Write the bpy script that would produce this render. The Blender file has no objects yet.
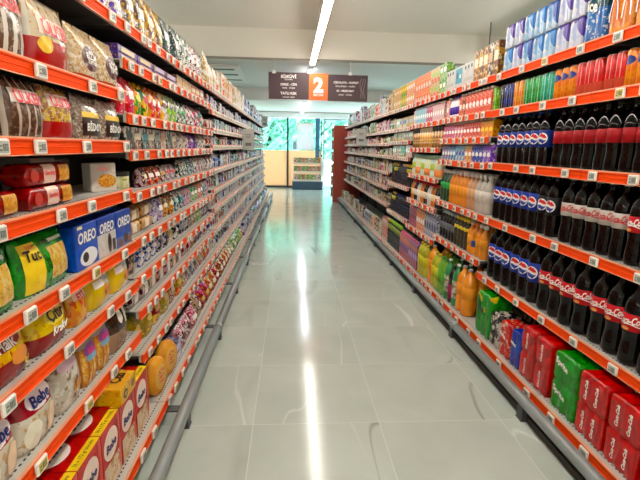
import bpy, bmesh, math, random
from mathutils import Vector, Matrix
random.seed(11)
SC = bpy.context.scene
COL = SC.collection
PI = math.pi

# ------------------------------------------------------------------ colours and materials
HEX = dict(red='D2101F', darkred='8E121C', maroon='5A1822', orange='F27A18', amber='E08A12', yellow='F7D117', green='1E9A3C',
    darkgreen='0E4A2E', lime='96CC3A', teal='1C8C98', skyblue='86C3EA', blue='1A49B4', navy='141C66', purple='56279A', lilac='B49AD8',
    pink='F3A9BC', magenta='D2307C', white='F4F1EA', cream='EEDFBC', tan='CB9B5C', brown='70401F', darkbrown='3A2015', black='121214',
    grey='9A9B9A', silver='CBCED3', gold='CDA23A', coral='F0664A', mint='A5DCC4', olive='9A8A28', peach='F6C9A0', cola='060202')
def hexc(h):
    h = HEX.get(h, h)
    v = [int(h[i:i+2], 16)/255 for i in (0, 2, 4)]
    return tuple((c/12.92 if c <= .04045 else ((c+.055)/1.055)**2.4) for c in v) + (1,)
def ink(h):
    c = hexc(h); l = .3*c[0]+.6*c[1]+.1*c[2]; return tuple(max(0, min(1, (l+(v-l)*1.3)*.72)) for v in c[:3])+(1,)
MATS = {}
def mat(name, col, rough=.45, metal=0, coat=0, emit=None, spec=.5):
    if name in MATS: return MATS[name]
    m = bpy.data.materials.new(name); m.use_nodes = True
    b = m.node_tree.nodes['Principled BSDF']
    b.inputs['Base Color'].default_value = hexc(col); b.inputs['Roughness'].default_value = rough
    b.inputs['Metallic'].default_value = metal; b.inputs['Coat Weight'].default_value = coat
    b.inputs['Coat Roughness'].default_value = .08; b.inputs['Specular IOR Level'].default_value = spec
    if emit: b.inputs['Emission Color'].default_value = hexc(emit[0]); b.inputs['Emission Strength'].default_value = emit[1]
    MATS[name] = m; return m
def pm(base, sec=None, ter=None, low=None, high=None, blob=None, stripes=None, mott=.5, scale=28, rough=.32, bump=0, diag=None, cells=None):
    """printed packaging: base colour with printed bands, stripes, an emblem patch and small busy artwork in further colours"""
    key = ('pm', base, sec, ter, low, high, blob, stripes, mott, scale, rough, bump, diag, cells)
    if key in MATS: return MATS[key]
    m = bpy.data.materials.new('print_' + '_'.join(str(k) for k in (base, sec, ter) if k)); m.use_nodes = True
    nt = m.node_tree; N = nt.nodes; K = nt.links; b = N['Principled BSDF']
    b.inputs['Roughness'].default_value = rough; b.inputs['Coat Weight'].default_value = .12; b.inputs['Coat Roughness'].default_value = .12
    tc = N.new('ShaderNodeTexCoord'); sp = N.new('ShaderNodeSeparateXYZ'); K.new(tc.outputs['Generated'], sp.inputs[0])
    X, Z = sp.outputs[0], sp.outputs[2]
    def mth(op, a, c=None, d=None):
        n = N.new('ShaderNodeMath'); n.operation = op
        for i, v in enumerate((a, c, d)):
            if v is None: continue
            if isinstance(v, (int, float)): n.inputs[i].default_value = v
            else: K.new(v, n.inputs[i])
        return n.outputs[0]
    def mix(f, a, c):
        n = N.new('ShaderNodeMix'); n.data_type = 'RGBA'
        for i, v in ((0, f), (6, a), (7, c)):
            if isinstance(v, (int, float)): n.inputs[i].default_value = v
            elif isinstance(v, tuple): n.inputs[i].default_value = v
            else: K.new(v, n.inputs[i])
        return n.outputs[2]
    def noise(sc, off, th, soft=.02):
        mp = N.new('ShaderNodeMapping'); mp.inputs['Location'].default_value = (off, off*1.7, off*.3); K.new(tc.outputs['Object'], mp.inputs[0])
        n = N.new('ShaderNodeTexNoise'); n.inputs['Scale'].default_value = sc; n.inputs['Detail'].default_value = 2; K.new(mp.outputs[0], n.inputs['Vector'])
        r = N.new('ShaderNodeMapRange'); r.inputs[1].default_value = th-soft; r.inputs[2].default_value = th+soft; K.new(n.outputs[0], r.inputs[0]); return r.outputs[0]
    c = ink(base)
    if cells:      # food seen through or printed on the pack
        v = N.new('ShaderNodeTexVoronoi'); v.inputs['Scale'].default_value = cells[1]; K.new(tc.outputs['Object'], v.inputs['Vector'])
        c = mix(mth('LESS_THAN', v.outputs['Distance'], .42), c, ink(cells[0]))
    if sec and mott: c = mix(noise(scale, len(base)*.37, .5 + (.5-mott)*.3), c, ink(sec))
    if diag: c = mix(mth('GREATER_THAN', mth('ADD', mth('MULTIPLY', X, .8), mth('MULTIPLY', Z, 1)), diag[0]), c, ink(diag[1]))
    if stripes: c = mix(mth('GREATER_THAN', mth('SINE', mth('MULTIPLY', X, stripes[0]*6.2832)), stripes[2] if len(stripes) > 2 else .3), c, ink(stripes[1]))
    if ter and mott: c = mix(noise(scale*1.6, 3.1+len(ter)*.2, .6), c, ink(ter))
    if low: c = mix(mth('LESS_THAN', Z, low[0]), c, ink(low[1]))
    if high: c = mix(mth('GREATER_THAN', Z, high[0]), c, ink(high[1]))
    if blob:
        cx, cz, rx, rz, bc = blob[:5]
        dx = mth('DIVIDE', mth('SUBTRACT', X, cx), rx); dz = mth('DIVIDE', mth('SUBTRACT', Z, cz), rz)
        c = mix(mth('LESS_THAN', mth('ADD', mth('MULTIPLY', dx, dx), mth('MULTIPLY', dz, dz)), 1), c, ink(bc))
    if isinstance(c, tuple): b.inputs['Base Color'].default_value = c
    else: K.new(c, b.inputs['Base Color'])
    if bump:
        n = N.new('ShaderNodeTexNoise'); n.inputs['Scale'].default_value = 35; n.inputs['Detail'].default_value = 2; K.new(tc.outputs['Object'], n.inputs['Vector'])
        bp = N.new('ShaderNodeBump'); bp.inputs['Strength'].default_value = bump; bp.inputs['Distance'].default_value = .006; K.new(n.outputs[0], bp.inputs['Height']); K.new(bp.outputs[0], b.inputs['Normal'])
    MATS[key] = m; return m

M_ORANGE = mat('orange_rail_plastic', 'F04A06', .55, spec=.1); M_LIP = mat('rail_lip_plastic', 'F0A27C', .4)
M_SHELF = mat('grey_shelf_metal', 'C4C1BA', .42, .1); M_DARK = mat('dark_back_metal', '35322F', .6); M_SLOT = mat('dark_slot', '1A1918', .8)
M_UNDER = mat('shaded_underside_steel', '4A4440', .6)  # shelf undersides coloured dark to stand for the shade below each shelf
M_TAGW = mat('white_tag_plastic', 'F1EEE6', .4); M_TAGS = mat('tag_display', 'B4B8AE', .4); M_TAGD = mat('tag_digits', '5C625C', .5); M_TAGY = mat('tag_display_yellow', 'C9B23E', .3)
M_KICK = mat('black_kick_plate', '171615', .5); M_PIPE = mat('grey_pipe', '8E9494', .4, .15); M_BRK = mat('dark_bracket', '4C4E50', .5)
M_WHITE = mat('white_ink', 'F6F3EE', .4); M_REDINK = mat('red_ink', 'C8141E', .4); M_NAVYINK = mat('navy_ink', '1A1C5E', .4); M_BLACKINK = mat('black_ink', '1A1412', .4)

# ------------------------------------------------------------------ mesh helpers
def mesh(name, verts, faces, mats, idx=None, smooth=False):
    me = bpy.data.meshes.new(name); me.from_pydata([tuple(v) for v in verts], [], faces)
    for m in mats: me.materials.append(m)
    if idx: me.polygons.foreach_set('material_index', idx)
    if smooth: me.polygons.foreach_set('use_smooth', [True]*len(me.polygons))
    me.update(); return me
class MB:
    def __init__(s): s.v = []; s.f = []; s.i = []; s.sm = []
    def box(s, x0, x1, y0, y1, z0, z1, mi=0):
        n = len(s.v)
        s.v += [(x0,y0,z0),(x1,y0,z0),(x1,y1,z0),(x0,y1,z0),(x0,y0,z1),(x1,y0,z1),(x1,y1,z1),(x0,y1,z1)]
        s.f += [tuple(n+k for k in q) for q in ((0,3,2,1),(4,5,6,7),(0,1,5,4),(1,2,6,5),(2,3,7,6),(3,0,4,7))]; s.i += [mi]*6; s.sm += [False]*6
        return s
    def bbox(s, x0, x1, y0, y1, z0, z1, b=.003, mi=0):
        """box with chamfered vertical and horizontal edges"""
        n = len(s.v); r = []
        for (z, k) in ((z0, b), (z0+b, 0), (z1-b, 0), (z1, b)):
            for (x, y) in ((x0+k+b,y0+k),(x1-k-b,y0+k),(x1-k,y0+k+b),(x1-k,y1-k-b),(x1-k-b,y1-k),(x0+k+b,y1-k),(x0+k,y1-k-b),(x0+k,y0+k+b)): r.append((x,y,z))
        s.v += r
        for l in range(3):
            for k in range(8):
                a = n+l*8+k; c = n+l*8+(k+1) % 8; s.f.append((a, c, c+8, a+8))
        s.f += [tuple(n+k for k in range(7, -1, -1)), tuple(n+24+k for k in range(8))]; s.i += [mi]*26; s.sm += [False]*26
        return s
    def lathe(s, prof, seg=20, mi=0, cx=0, cy=0, mis=None, axis='z'):
        n = len(s.v)
        for (r, z) in prof:
            for k in range(seg):
                a = 2*PI*k/seg
                p = (r*math.cos(a), r*math.sin(a), z)
                if axis == 'x': p = (p[2], p[0], p[1])
                if axis == 'y': p = (p[0], p[2], p[1])
                s.v.append((p[0]+cx, p[1]+cy, p[2]))
        for l in range(len(prof)-1):
            for k in range(seg):
                a = n+l*seg+k; c = n+l*seg+(k+1) % seg
                s.f.append((a, c, c+seg, a+seg) if axis != 'y' else (a, a+seg, c+seg, c)); s.i.append(mis[l] if mis else mi); s.sm.append(True)
        e = n+(len(prof)-1)*seg
        s.f.append(tuple(n+k for k in (range(seg-1, -1, -1) if axis != 'y' else range(seg)))); s.i.append(mis[0] if mis else mi); s.sm.append(False)
        s.f.append(tuple(e+k for k in (range(seg) if axis != 'y' else range(seg-1, -1, -1)))); s.i.append(mis[-1] if mis else mi); s.sm.append(False)
        return s
    def tube(s, p, q, r, seg=10, mi=0):
        p, q = Vector(p), Vector(q); d = (q-p); up = Vector((0,0,1)) if abs(d.normalized().z) < .9 else Vector((1,0,0))
        a = d.cross(up).normalized(); c = d.cross(a).normalized(); n = len(s.v)
        for o in (p, q):
            for k in range(seg):
                t = 2*PI*k/seg; s.v.append(tuple(o+a*math.cos(t)*r+c*math.sin(t)*r))
        for k in range(seg): s.f.append((n+k, n+seg+k, n+seg+(k+1) % seg, n+(k+1) % seg)); s.i.append(mi); s.sm.append(True)
        s.f += [tuple(n+k for k in range(seg)), tuple(n+seg+k for k in range(seg-1, -1, -1))]; s.i += [mi]*2; s.sm += [False]*2
        return s
    def grid(s, fn, nu, nv, mi=0, smooth=True):
        n = len(s.v)
        for j in range(nv+1):
            for i in range(nu+1): s.v.append(tuple(fn(i/nu, j/nv)))
        for j in range(nv):
            for i in range(nu):
                a = n+j*(nu+1)+i; s.f.append((a, a+1, a+nu+2, a+nu+1)); s.i.append(mi); s.sm.append(smooth)
        return s
    def geo(s, vs, fs, mi=0):
        n = len(s.v); s.v += list(vs); s.f += [tuple(n+k for k in f) for f in fs]; s.i += [mi]*len(fs); s.sm += [False]*len(fs); return s
    def mesh(s, name, *mats):
        me = bpy.data.meshes.new(name); me.from_pydata(s.v, [], s.f)
        for m in mats: me.materials.append(m)
        me.polygons.foreach_set('material_index', s.i); me.polygons.foreach_set('use_smooth', s.sm); me.update(); return me
def new(name, me=None, parent=None, loc=None, rot=None):
    o = bpy.data.objects.new(name, me); COL.objects.link(o)
    if parent is not None: o.parent = parent
    if loc is not None: o.location = loc
    if rot is not None: o.rotation_euler = rot
    return o
def tag(o, label, cat, group=None):
    o['label'] = label; o['category'] = cat
    if group: o['group'] = group
    return o
def struct(name, me, **k):
    o = new(name, me, **k); o['kind'] = 'structure'; return o

# ------------------------------------------------------------------ lettering
TXT = {}
def text_geo(s, bold=0, shear=0):
    key = (s, bold, shear)
    if key in TXT: return TXT[key]
    cu = bpy.data.curves.new('lettering', 'FONT'); cu.body = s; cu.resolution_u = 2; cu.offset = bold; cu.shear = shear; cu.align_x = 'CENTER'
    ob = bpy.data.objects.new('lettering', cu); COL.objects.link(ob)
    dg = bpy.context.evaluated_depsgraph_get(); me = ob.evaluated_get(dg).to_mesh()
    vs = [(v.co.x, v.co.y) for v in me.vertices]; fs = [tuple(p.vertices) for p in me.polygons]
    ob.evaluated_get(dg).to_mesh_clear(); bpy.data.objects.remove(ob); bpy.data.curves.remove(cu)
    x0 = min(v[0] for v in vs); x1 = max(v[0] for v in vs); y0 = min(v[1] for v in vs); y1 = max(v[1] for v in vs); w = x1-x0
    TXT[key] = ([((v[0]-(x0+x1)/2)/w, (v[1]-(y0+y1)/2)/w) for v in vs], fs, (y1-y0)/w); return TXT[key]
def text_on(fn, s, cx, cz, w, m, bold=.02, shear=0, hgt=None, slope=0, mb=None, mi=0):
    """lettering laid on a surface: fn(x, z) gives the 3-D point"""
    vs, fs, asp = text_geo(s, bold, shear); hs = 1 if hgt is None else hgt/(asp*w)
    pts = [fn(cx+x*w, cz+z*w*hs+slope*x*w) for x, z in vs]
    if mb is not None: return mb.geo(pts, fs, mi)
    return MB().geo(pts, fs).mesh('lettering', m)
def patch(fn, cx, cz, rx, rz, m, shape='oval', n=8, mb=None, mi=0):
    """label patch lying on a surface"""
    b = mb or MB()
    if shape == 'oval':
        vs = [fn(cx, cz)]; fs = []
        for r in (1, 2, 3):
            for k in range(20): a = 2*PI*k/20; vs.append(fn(cx+rx*r/3*math.cos(a), cz+rz*r/3*math.sin(a)))
        for k in range(20):
            c = (k+1) % 20; fs.append((0, 1+k, 1+c))
            for r in (0, 1): fs.append((1+r*20+k, 21+r*20+k, 21+r*20+c, 1+r*20+c))
        b.geo(vs, fs, mi)
    else: b.grid(lambda u, v: fn(cx+rx*(2*u-1), cz+rz*(2*v-1)), n, n, mi)
    return b if mb is not None else b.mesh('label_patch', m)
def flat(y): return lambda x, z: (x, y, z)
def cyl(r): return lambda x, z: (r*math.sin(x/r), -r*math.cos(x/r), z)

# ------------------------------------------------------------------ product prototypes (origin: base centre, front faces -Y)
PROTO = {}
def proto(kind, cat, look, size, root=None, parts=()):
    return dict(kind=kind, cat=cat, look=look, size=size, root=root, parts=parts)
def memo(f):
    def g(*a, **k):
        key = (f.__name__, a, tuple(sorted(k.items())))
        if key not in PROTO: PROTO[key] = f(*a, **k)
        return PROTO[key]
    return g
COLA = [(.52,0),(.84,.008),(.97,.035),(1,.07),(1,.17),(.93,.25),(.90,.32),(.95,.385),(.985,.41),(.985,.62),(1,.635),(.985,.675),(.93,.72),(.83,.765),(.67,.81),(.48,.85),(.35,.89),(.29,.93),(.36,.95),(.36,.957),(.27,.96),(.27,.985)]
PLAIN = [(.55,0),(.86,.008),(.98,.03),(1,.06),(1,.30),(.97,.32),(.97,.64),(1,.66),(.985,.70),(.93,.745),(.82,.79),(.66,.83),(.47,.868),(.34,.905),(.29,.94),(.37,.95),(.37,.957),(.27,.96),(.27,.985)]
JUICE = [(.8,0),(.97,.015),(1,.05),(1,.2),(.95,.24),(1,.28),(1,.60),(.95,.66),(.83,.72),(.62,.785),(.44,.835),(.38,.86),(.38,.97)]
@memo
def bottle(kind, look, R, H, prof, liquid, cap, label, zl, logo=None, rough=.08):
    pr = {'cola': COLA, 'plain': PLAIN, 'juice': JUICE}[prof]
    lm = mat('liquid_'+liquid, liquid, .06 if liquid == 'cola' else rough, 0, 0 if liquid == 'cola' else .4, spec=.3 if liquid == 'cola' else .5)
    body = MB().lathe([(r*R, z*H) for r, z in pr], 24).mesh('bottle_body', lm)
    c0 = .955 if prof != 'juice' else .88; cr = .30 if prof != 'juice' else .43
    capm = MB().lathe([(cr*R, c0*H), (cr*1.08*R, (c0+.004)*H), (cr*1.08*R, .992*H), (cr*.94*R, H)], 16).mesh('cap', mat('cap_'+cap, cap, .35))
    rl = R*1.012 if prof != 'cola' else R*1.0
    lab = MB().lathe([(rl-.002, zl[0]*H), (rl, zl[0]*H+.001), (rl, zl[1]*H-.001), (rl-.002, zl[1]*H)], 28)
    labm = lab.mesh('label', label if not isinstance(label, str) else mat('label_'+label, label, .5, spec=.2))
    f = cyl(rl+.0012); zc = (zl[0]+zl[1])/2*H; hl = (zl[1]-zl[0])*H; sub = []
    if logo in ('script', 'script_red'):
        m = M_WHITE if logo == 'script' else M_REDINK
        b = MB(); text_on(f, 'Coca-Cola', 0, zc+hl*.12, R*2.0, m, .03, .35, hl*.46, .06, b)
        b.grid(lambda u, v: f(-R*.5+R*1.5*u, zc-hl*.17+.004*math.sin(u*5)+.004*v), 14, 1); sub.append(('logo_lettering', b.mesh('logo_lettering', m), 'white script lettering' if logo == 'script' else 'red script lettering'))
        if logo == 'script': sub.append(('emblem', patch(f, -R*.3, zc-hl*.36, R*.3, hl*.1, mat('warm_emblem', 'E39A4A', .4)), 'tan emblem low on the label'))
    if logo == 'globe':
        b = MB(); patch(f, 0, zc, R*.72, R*.72, M_WHITE, mb=b)
        g = cyl(rl+.002)
        b.grid(lambda u, v: g((2*u-1)*R*.62*math.cos(.3+v*.9), zc+R*(.14+.46*v)+.004*math.sin(u*6)), 10, 4, 1)
        b.grid(lambda u, v: g((2*u-1)*R*.62*math.cos(.3+(1-v)*.9), zc-R*(.58-.44*v)+.004*math.sin(u*6)), 10, 4, 2)
        sub.append(('emblem', b.mesh('emblem', M_WHITE, mat('globe_red', 'D5202C', .4), mat('globe_blue', '1B3FA0', .4)), 'round red white and blue emblem'))
    if logo == 'red_small': sub.append(('logo_lettering', text_on(f, 'Coca-Cola', 0, zc, R*1.5, M_WHITE, .03, .35), 'white script lettering'))
    return proto(kind, 'bottle', look, (2*R, 2*R, H), None, [('bottle_body', body, None, []), ('cap', capm, None, []), ('label', labm, None, sub)])
@memo
def can(look, R, H, body, band=None, kind='drink_can'):
    pr = [(.72,0),(.8,.004),(1,.03),(1,.93),(.86,.975),(.86,.99),(.8,.985)]
    b = MB().lathe([(r*R, z*H) for r, z in pr], 18).mesh('can_body', body)
    lid = MB().lathe([(.8*R, .975*H), (.87*R, .99*H), (.89*R, H), (.8*R, H), (.78*R, .985*H), (.1*R, .985*H)], 18)
    lid.box(-R*.15, R*.15, -R*.45, R*.1, H*.985, H*.99)
    parts = [('can_body', b, None, []), ('lid', lid.mesh('lid', mat('can_aluminium', 'D5D6D6', .25, .9)), 'silver lid', [])]
    return proto(kind, 'can', look, (2*R, 2*R, H), None, parts)
@memo
def carton(look, w, d, h, body, cap='white', gable=True, kind='juice_carton', pan=None):
    b = MB(); hb = h*.86 if gable else h
    b.bbox(-w/2, w/2, -d/2, d/2, 0, hb, .0025)
    if gable:
        n = len(b.v); t = h-.004
        b.v += [(-w/2+.003,-d/2+.003,hb-.002),(w/2-.003,-d/2+.003,hb-.002),(w/2-.003,d/2-.003,hb-.002),(-w/2+.003,d/2-.003,hb-.002),(-w/2+.004,-.003,t),(w/2-.004,-.003,t),(w/2-.004,.003,t),(-w/2+.004,.003,t)]
        b.f += [tuple(n+k for k in q) for q in ((4,5,6,7),(0,1,5,4),(1,2,6,5),(2,3,7,6),(3,0,4,7))]; b.i += [0]*5; b.sm += [False]*5
    parts = [('carton_body', b.mesh('carton_body', body), None, [])]
    if pan: parts.append(('label_panel', patch(flat(-d/2-.0006), 0, hb*pan[1], w*.4, hb*pan[2], mat('panel_'+pan[0], pan[0], .4), pan[3] if len(pan) > 3 else 'rect', 1), None, []))
    if cap:
        c = MB().lathe([(.013, 0), (.0135, .001), (.0135, .011), (.012, .013)], 12).mesh('cap', mat('cap_'+cap, cap, .35))
        c.transform(Matrix.Translation((0, -d*.22, hb+(h-hb)*.42)))
        parts.append(('cap', c, None, []))
    return proto(kind, 'carton', look, (w, d, h), None, parts)
def bag_fn(w, h, t, pouch=False):
    def y(x, z):
        u = max(-1, min(1, 2*x/w)); v = max(0, min(1, z/h))
        a = max(0, 1-abs(u)**3.2)**.65
        if pouch and v < .35: g = .72+.28*math.sin(PI/2*v/.35)
        else: g = math.sin(PI*max(0, min(1, (v-.05)/.9)))**.5 if not pouch else math.sin(PI*max(0, min(1, .5+.5*(v-.35)/.6)))**.6
        wr = 1+.045*math.sin(x*160+z*60)*math.sin(z*110-x*40)
        return t/2*a*g*wr+.0012
    return y
@memo
def bag(kind, look, w, h, t, body, pouch=True, labs=(), texts=(), cat='snack bag', flatback=False, solo=False):
    """flow-wrapped bag with crimped seals; labs: (shape, cx, cz, rx, rz, colour, name), texts: (string, cx, cz, w, ink, shear)"""
    y = bag_fn(w, h, t, pouch); b = MB(); nu, nv = 14, 14
    def edge(u, v):     # slightly waisted outline
        return (u-.5)*w*(1-.05*math.sin(PI*v)**2)
    b.grid(lambda u, v: (edge(u, v), -y((u-.5)*w, v*h), v*h), nu, nv)
    b.grid(lambda u, v: (edge(1-u, v), y((.5-u)*w, v*h), v*h), nu, nv)
    o2 = (nu+1)*(nv+1)
    for j in range(nv):
        a, c = j*(nu+1)+nu, (j+1)*(nu+1)+nu; b.f.append((a, o2+j*(nu+1), o2+(j+1)*(nu+1), c)); b.i.append(0); b.sm.append(True)
        a, c = j*(nu+1), (j+1)*(nu+1); b.f.append((o2+j*(nu+1)+nu, a, c, o2+(j+1)*(nu+1)+nu)); b.i.append(0); b.sm.append(True)
    for i in range(nu):
        b.f.append((i+1, i, o2+nu-i, o2+nu-i-1)); k = nv*(nu+1); b.f.append((k+i, k+i+1, o2+k+nu-i-1, o2+k+nu-i)); b.i += [0, 0]; b.sm += [False, False]
    zz = [math.copysign(.0015, (k % 2)-.5) for k in range(nu+1)]
    bm_ = b.mesh('wrapper', body)
    if solo: return proto(kind, cat, look, (w, t+.004, h), bm_, ())
    parts = [('wrapper', bm_, None, [])]
    f = lambda x, z: (x, -y(x, z)-.0016, z); f2 = lambda x, z: (x, -y(x, z)-.0048, z)
    for i, (shape, cx, cz, rx, rz, colr, nm) in enumerate(labs):
        sub = [('lettering', text_on(f2, s, c_x, c_z, tw, mat('ink_'+ink, ink, .4), .03, sh), None) for (s, c_x, c_z, tw, ink, sh) in texts] if i == 0 else []
        fi = (lambda k: lambda x, z: (x, -y(x, z)-.0010-.0006*k, z))(i)
        parts.append((nm, patch(fi, cx, cz, rx, rz, colr if not isinstance(colr, str) else mat('print_ink_'+colr, colr, .35, 0, .3), shape), None, sub))
    if not labs:
        for (s, c_x, c_z, tw, ink, sh) in texts: parts.append(('lettering', text_on(f2, s, c_x, c_z, tw, mat('ink_'+ink, ink, .4), .03, sh), None, []))
    return proto(kind, cat, look, (w, t+.004, h), None, parts)
@memo
def box(kind, look, w, d, h, body, labs=(), texts=(), cat='box', top=(), solo=False, edge=None):
    b = MB().bbox(-w/2, w/2, -d/2, d/2, 0, h, min(.003, d*.1)).mesh('carton_body', body)
    if solo: return proto(kind, cat, look, (w, d, h), b, ())
    parts = [('carton_body', b, None, [])]
    for i, (shape, cx, cz, rx, rz, colr, nm) in enumerate(labs):
        y0 = -d/2-.0005-.0004*i
        sub = [('lettering', text_on(flat(y0-.0012), s, c_x, c_z, tw, mat('ink_'+ink, ink, .4), .03, sh), None) for (s, c_x, c_z, tw, ink, sh) in texts] if i == 0 else []
        parts.append((nm, patch(flat(y0), cx, cz, rx, rz, colr if not isinstance(colr, str) else mat('print_ink_'+colr, colr, .35, 0, .3), shape, 2), None, sub))
    for (nm, mesh_) in top: parts.append((nm, mesh_, None, []))
    return proto(kind, cat, look, (w, d, h), None, parts)
@memo
def tin(kind, look, R, H, body, lid, cat='tub'):
    b = MB().lathe([(.9*R, 0), (R, .01*H), (R, .8*H)], 22).mesh('tub_body', body)
    l = MB().lathe([(R*1.03, .79*H), (R*1.04, .8*H), (R*1.04, .98*H), (R*.98, H)], 22).mesh('lid', mat('lid_'+lid, lid, .4))
    return proto(kind, cat, look, (2.08*R, 2.08*R, H), None, [('tub_body', b, None, []), ('lid', l, None, [])])
@memo
def roll(kind, look, w, d, h, body, labs=(), texts=(), cat='biscuit pack', solo=False):
    """biscuit pack lying on its side, rounded section, pinched ends"""
    b = MB(); n = 20
    def sec(s, k):
        a = 2*PI*k/n; ca, sa = math.cos(a), math.sin(a); e = .55
        return (math.copysign(abs(ca)**e, ca)*d/2*s, math.copysign(abs(sa)**e, sa)*h/2*s)
    st = [(-.5,.12),(-.475,.35),(-.45,.9),(-.42,1),(-.2,.985),(0,1),(.2,.985),(.42,1),(.45,.9),(.475,.35),(.5,.12)]
    for (x, s) in st:
        for k in range(n):
            yy, zz = sec(1, k); sy = 1 if s > .8 else (.95 if s > .3 else 1.0)
            b.v.append((x*w, yy*sy*(1 if s > .3 else .9), h/2+zz*s))
    for l in range(len(st)-1):
        for k in range(n):
            a = l*n+k; c = l*n+(k+1) % n; b.f.append((a, a+n, c+n, c)); b.i.append(0); b.sm.append(True)
    b.f += [tuple(range(n)), tuple((len(st)-1)*n+k for k in range(n-1, -1, -1))]; b.i += [0, 0]; b.sm += [False, False]
    bm_ = b.mesh('wrapper', body)
    if solo: return proto(kind, cat, look, (w, d, h), bm_, ())
    parts = [('wrapper', bm_, None, [])]
    def fn(off):
        def g(x, z):
            s = max(-.999, min(.999, (z-h/2)/(h/2))); t = abs(s)**(1/.55); return (x, -d/2*(max(0, 1-t*t))**.275-off, z)
        return g
    for i, (shape, cx, cz, rx, rz, colr, nm) in enumerate(labs):
        sub = [('lettering', text_on(fn(.0028), s, c_x, c_z, tw, mat('ink_'+ink, ink, .4), .03, sh), None) for (s, c_x, c_z, tw, ink, sh) in texts] if i == 0 else []
        parts.append((nm, patch(fn(.001+.0006*i), cx, cz, rx, rz, colr if not isinstance(colr, str) else mat('print_ink_'+colr, colr, .35, 0, .3), shape), None, sub))
    return proto(kind, cat, look, (w, d, h), None, parts)
@memo
def multipack(look, nx, ny, r, h, film, text=None, ink='white', cat='multipack', lay=1, kind='can_multipack'):
    """cans shrink-wrapped in printed film: scalloped block with puckered top"""
    b = MB(); W, D = nx*2*r, ny*2*r; pts = []; sx = 6
    def scal(u, n): return r*.26*(1-abs(math.sin(PI*u*n)))
    for k in range(nx*sx): u = k/(nx*sx); pts.append((-W/2+W*u, -D/2+scal(u, nx)))
    for k in range(ny*sx): u = k/(ny*sx); pts.append((W/2-scal(u, ny), -D/2+D*u))
    for k in range(nx*sx): u = k/(nx*sx); pts.append((W/2-W*u, D/2-scal(u, nx)))
    for k in range(ny*sx): u = k/(ny*sx); pts.append((-W/2+scal(u, ny), D/2-D*u))
    n = len(pts)
    rings = []
    for l in range(lay):
        z0 = h*l/lay; hh = h/lay
        rings += [(.93, z0), (.985, z0+hh*.05), (1, z0+hh*.12), (1, z0+hh*.84), (.975, z0+hh*.92)]
    rings += [(.9, h*.985), (.72, h)]
    for (s, z) in rings:
        for (x, y) in pts: b.v.append((x*s, y*s, z))
    for l in range(len(rings)-1):
        for k in range(n):
            a = l*n+k; c = l*n+(k+1) % n; b.f.append((a, c, c+n, a+n)); b.i.append(0); b.sm.append(True)
    b.f += [tuple(range(n-1, -1, -1)), tuple((len(rings)-1)*n+k for k in range(n))]; b.i += [0, 0]; b.sm += [False, False]
    parts = [('film', b.mesh('film', film), None, [])]
    if text:
        f = lambda x, z: (x, -D/2-.0015, z); m = mat('ink_'+ink, ink, .4); t = MB()
        if text == 'Coca-Cola':
            for l in range(lay):
                zz = h*(l+.5)/lay
                vs, fs, asp = text_geo(text, .03, .3)
                for dx in ((0,) if nx < 3 else (-r*1.1, r*1.1)): t.geo([f(dx-y*h/lay*.75, zz+x*h/lay*.62) for x, y in vs], fs)
        else:
            for l in range(lay): text_on(f, text, -W*.12, h*(l+.62)/lay, W*.5, m, .03, 0, None, -.25, t)
        parts.append(('logo_lettering', t.mesh('logo_lettering', m), '%s lettering' % ink, []))
    return proto(kind, cat, look, (W, D, h), None, parts)
@memo
def rusk(look, w, h, t):
    """large oval rusk standing on its edge, crust rim and crumbly face"""
    b = MB(); n = 28
    for (s, y) in ((.0,-t*.62),(.55,-t*.6),(.86,-t*.48),(1,-t*.2),(1,t*.2),(.86,t*.5),(0,t*.5)):
        for k in range(n):
            a = 2*PI*k/n; b.v.append((s*w/2*math.cos(a), y, h/2+s*h/2*math.sin(a)))
    for l in range(6):
        for k in range(n):
            a = l*n+k; c = l*n+(k+1) % n; b.f.append((a, a+n, c+n, c) if False else (a, c, c+n, a+n)); b.i.append(0); b.sm.append(True)
    me = b.mesh('rusk_body', pm('F7B860', 'EFA850', None, mott=.3, scale=40, rough=.6, bump=.2, blob=(.5, .5, .3, .34, 'FFD08A')))
    lab = patch(lambda x, z: (x, -t*.66, z), 0, h*.55, w*.22, h*.2, pm('yellow', 'orange', 'white', scale=90))
    return proto('oval_rusk_pack', 'biscuits', look, (w, t*1.2, h), None, [('rusk_body', me, None, []), ('label', lab, 'small printed sticker', [])])

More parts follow.
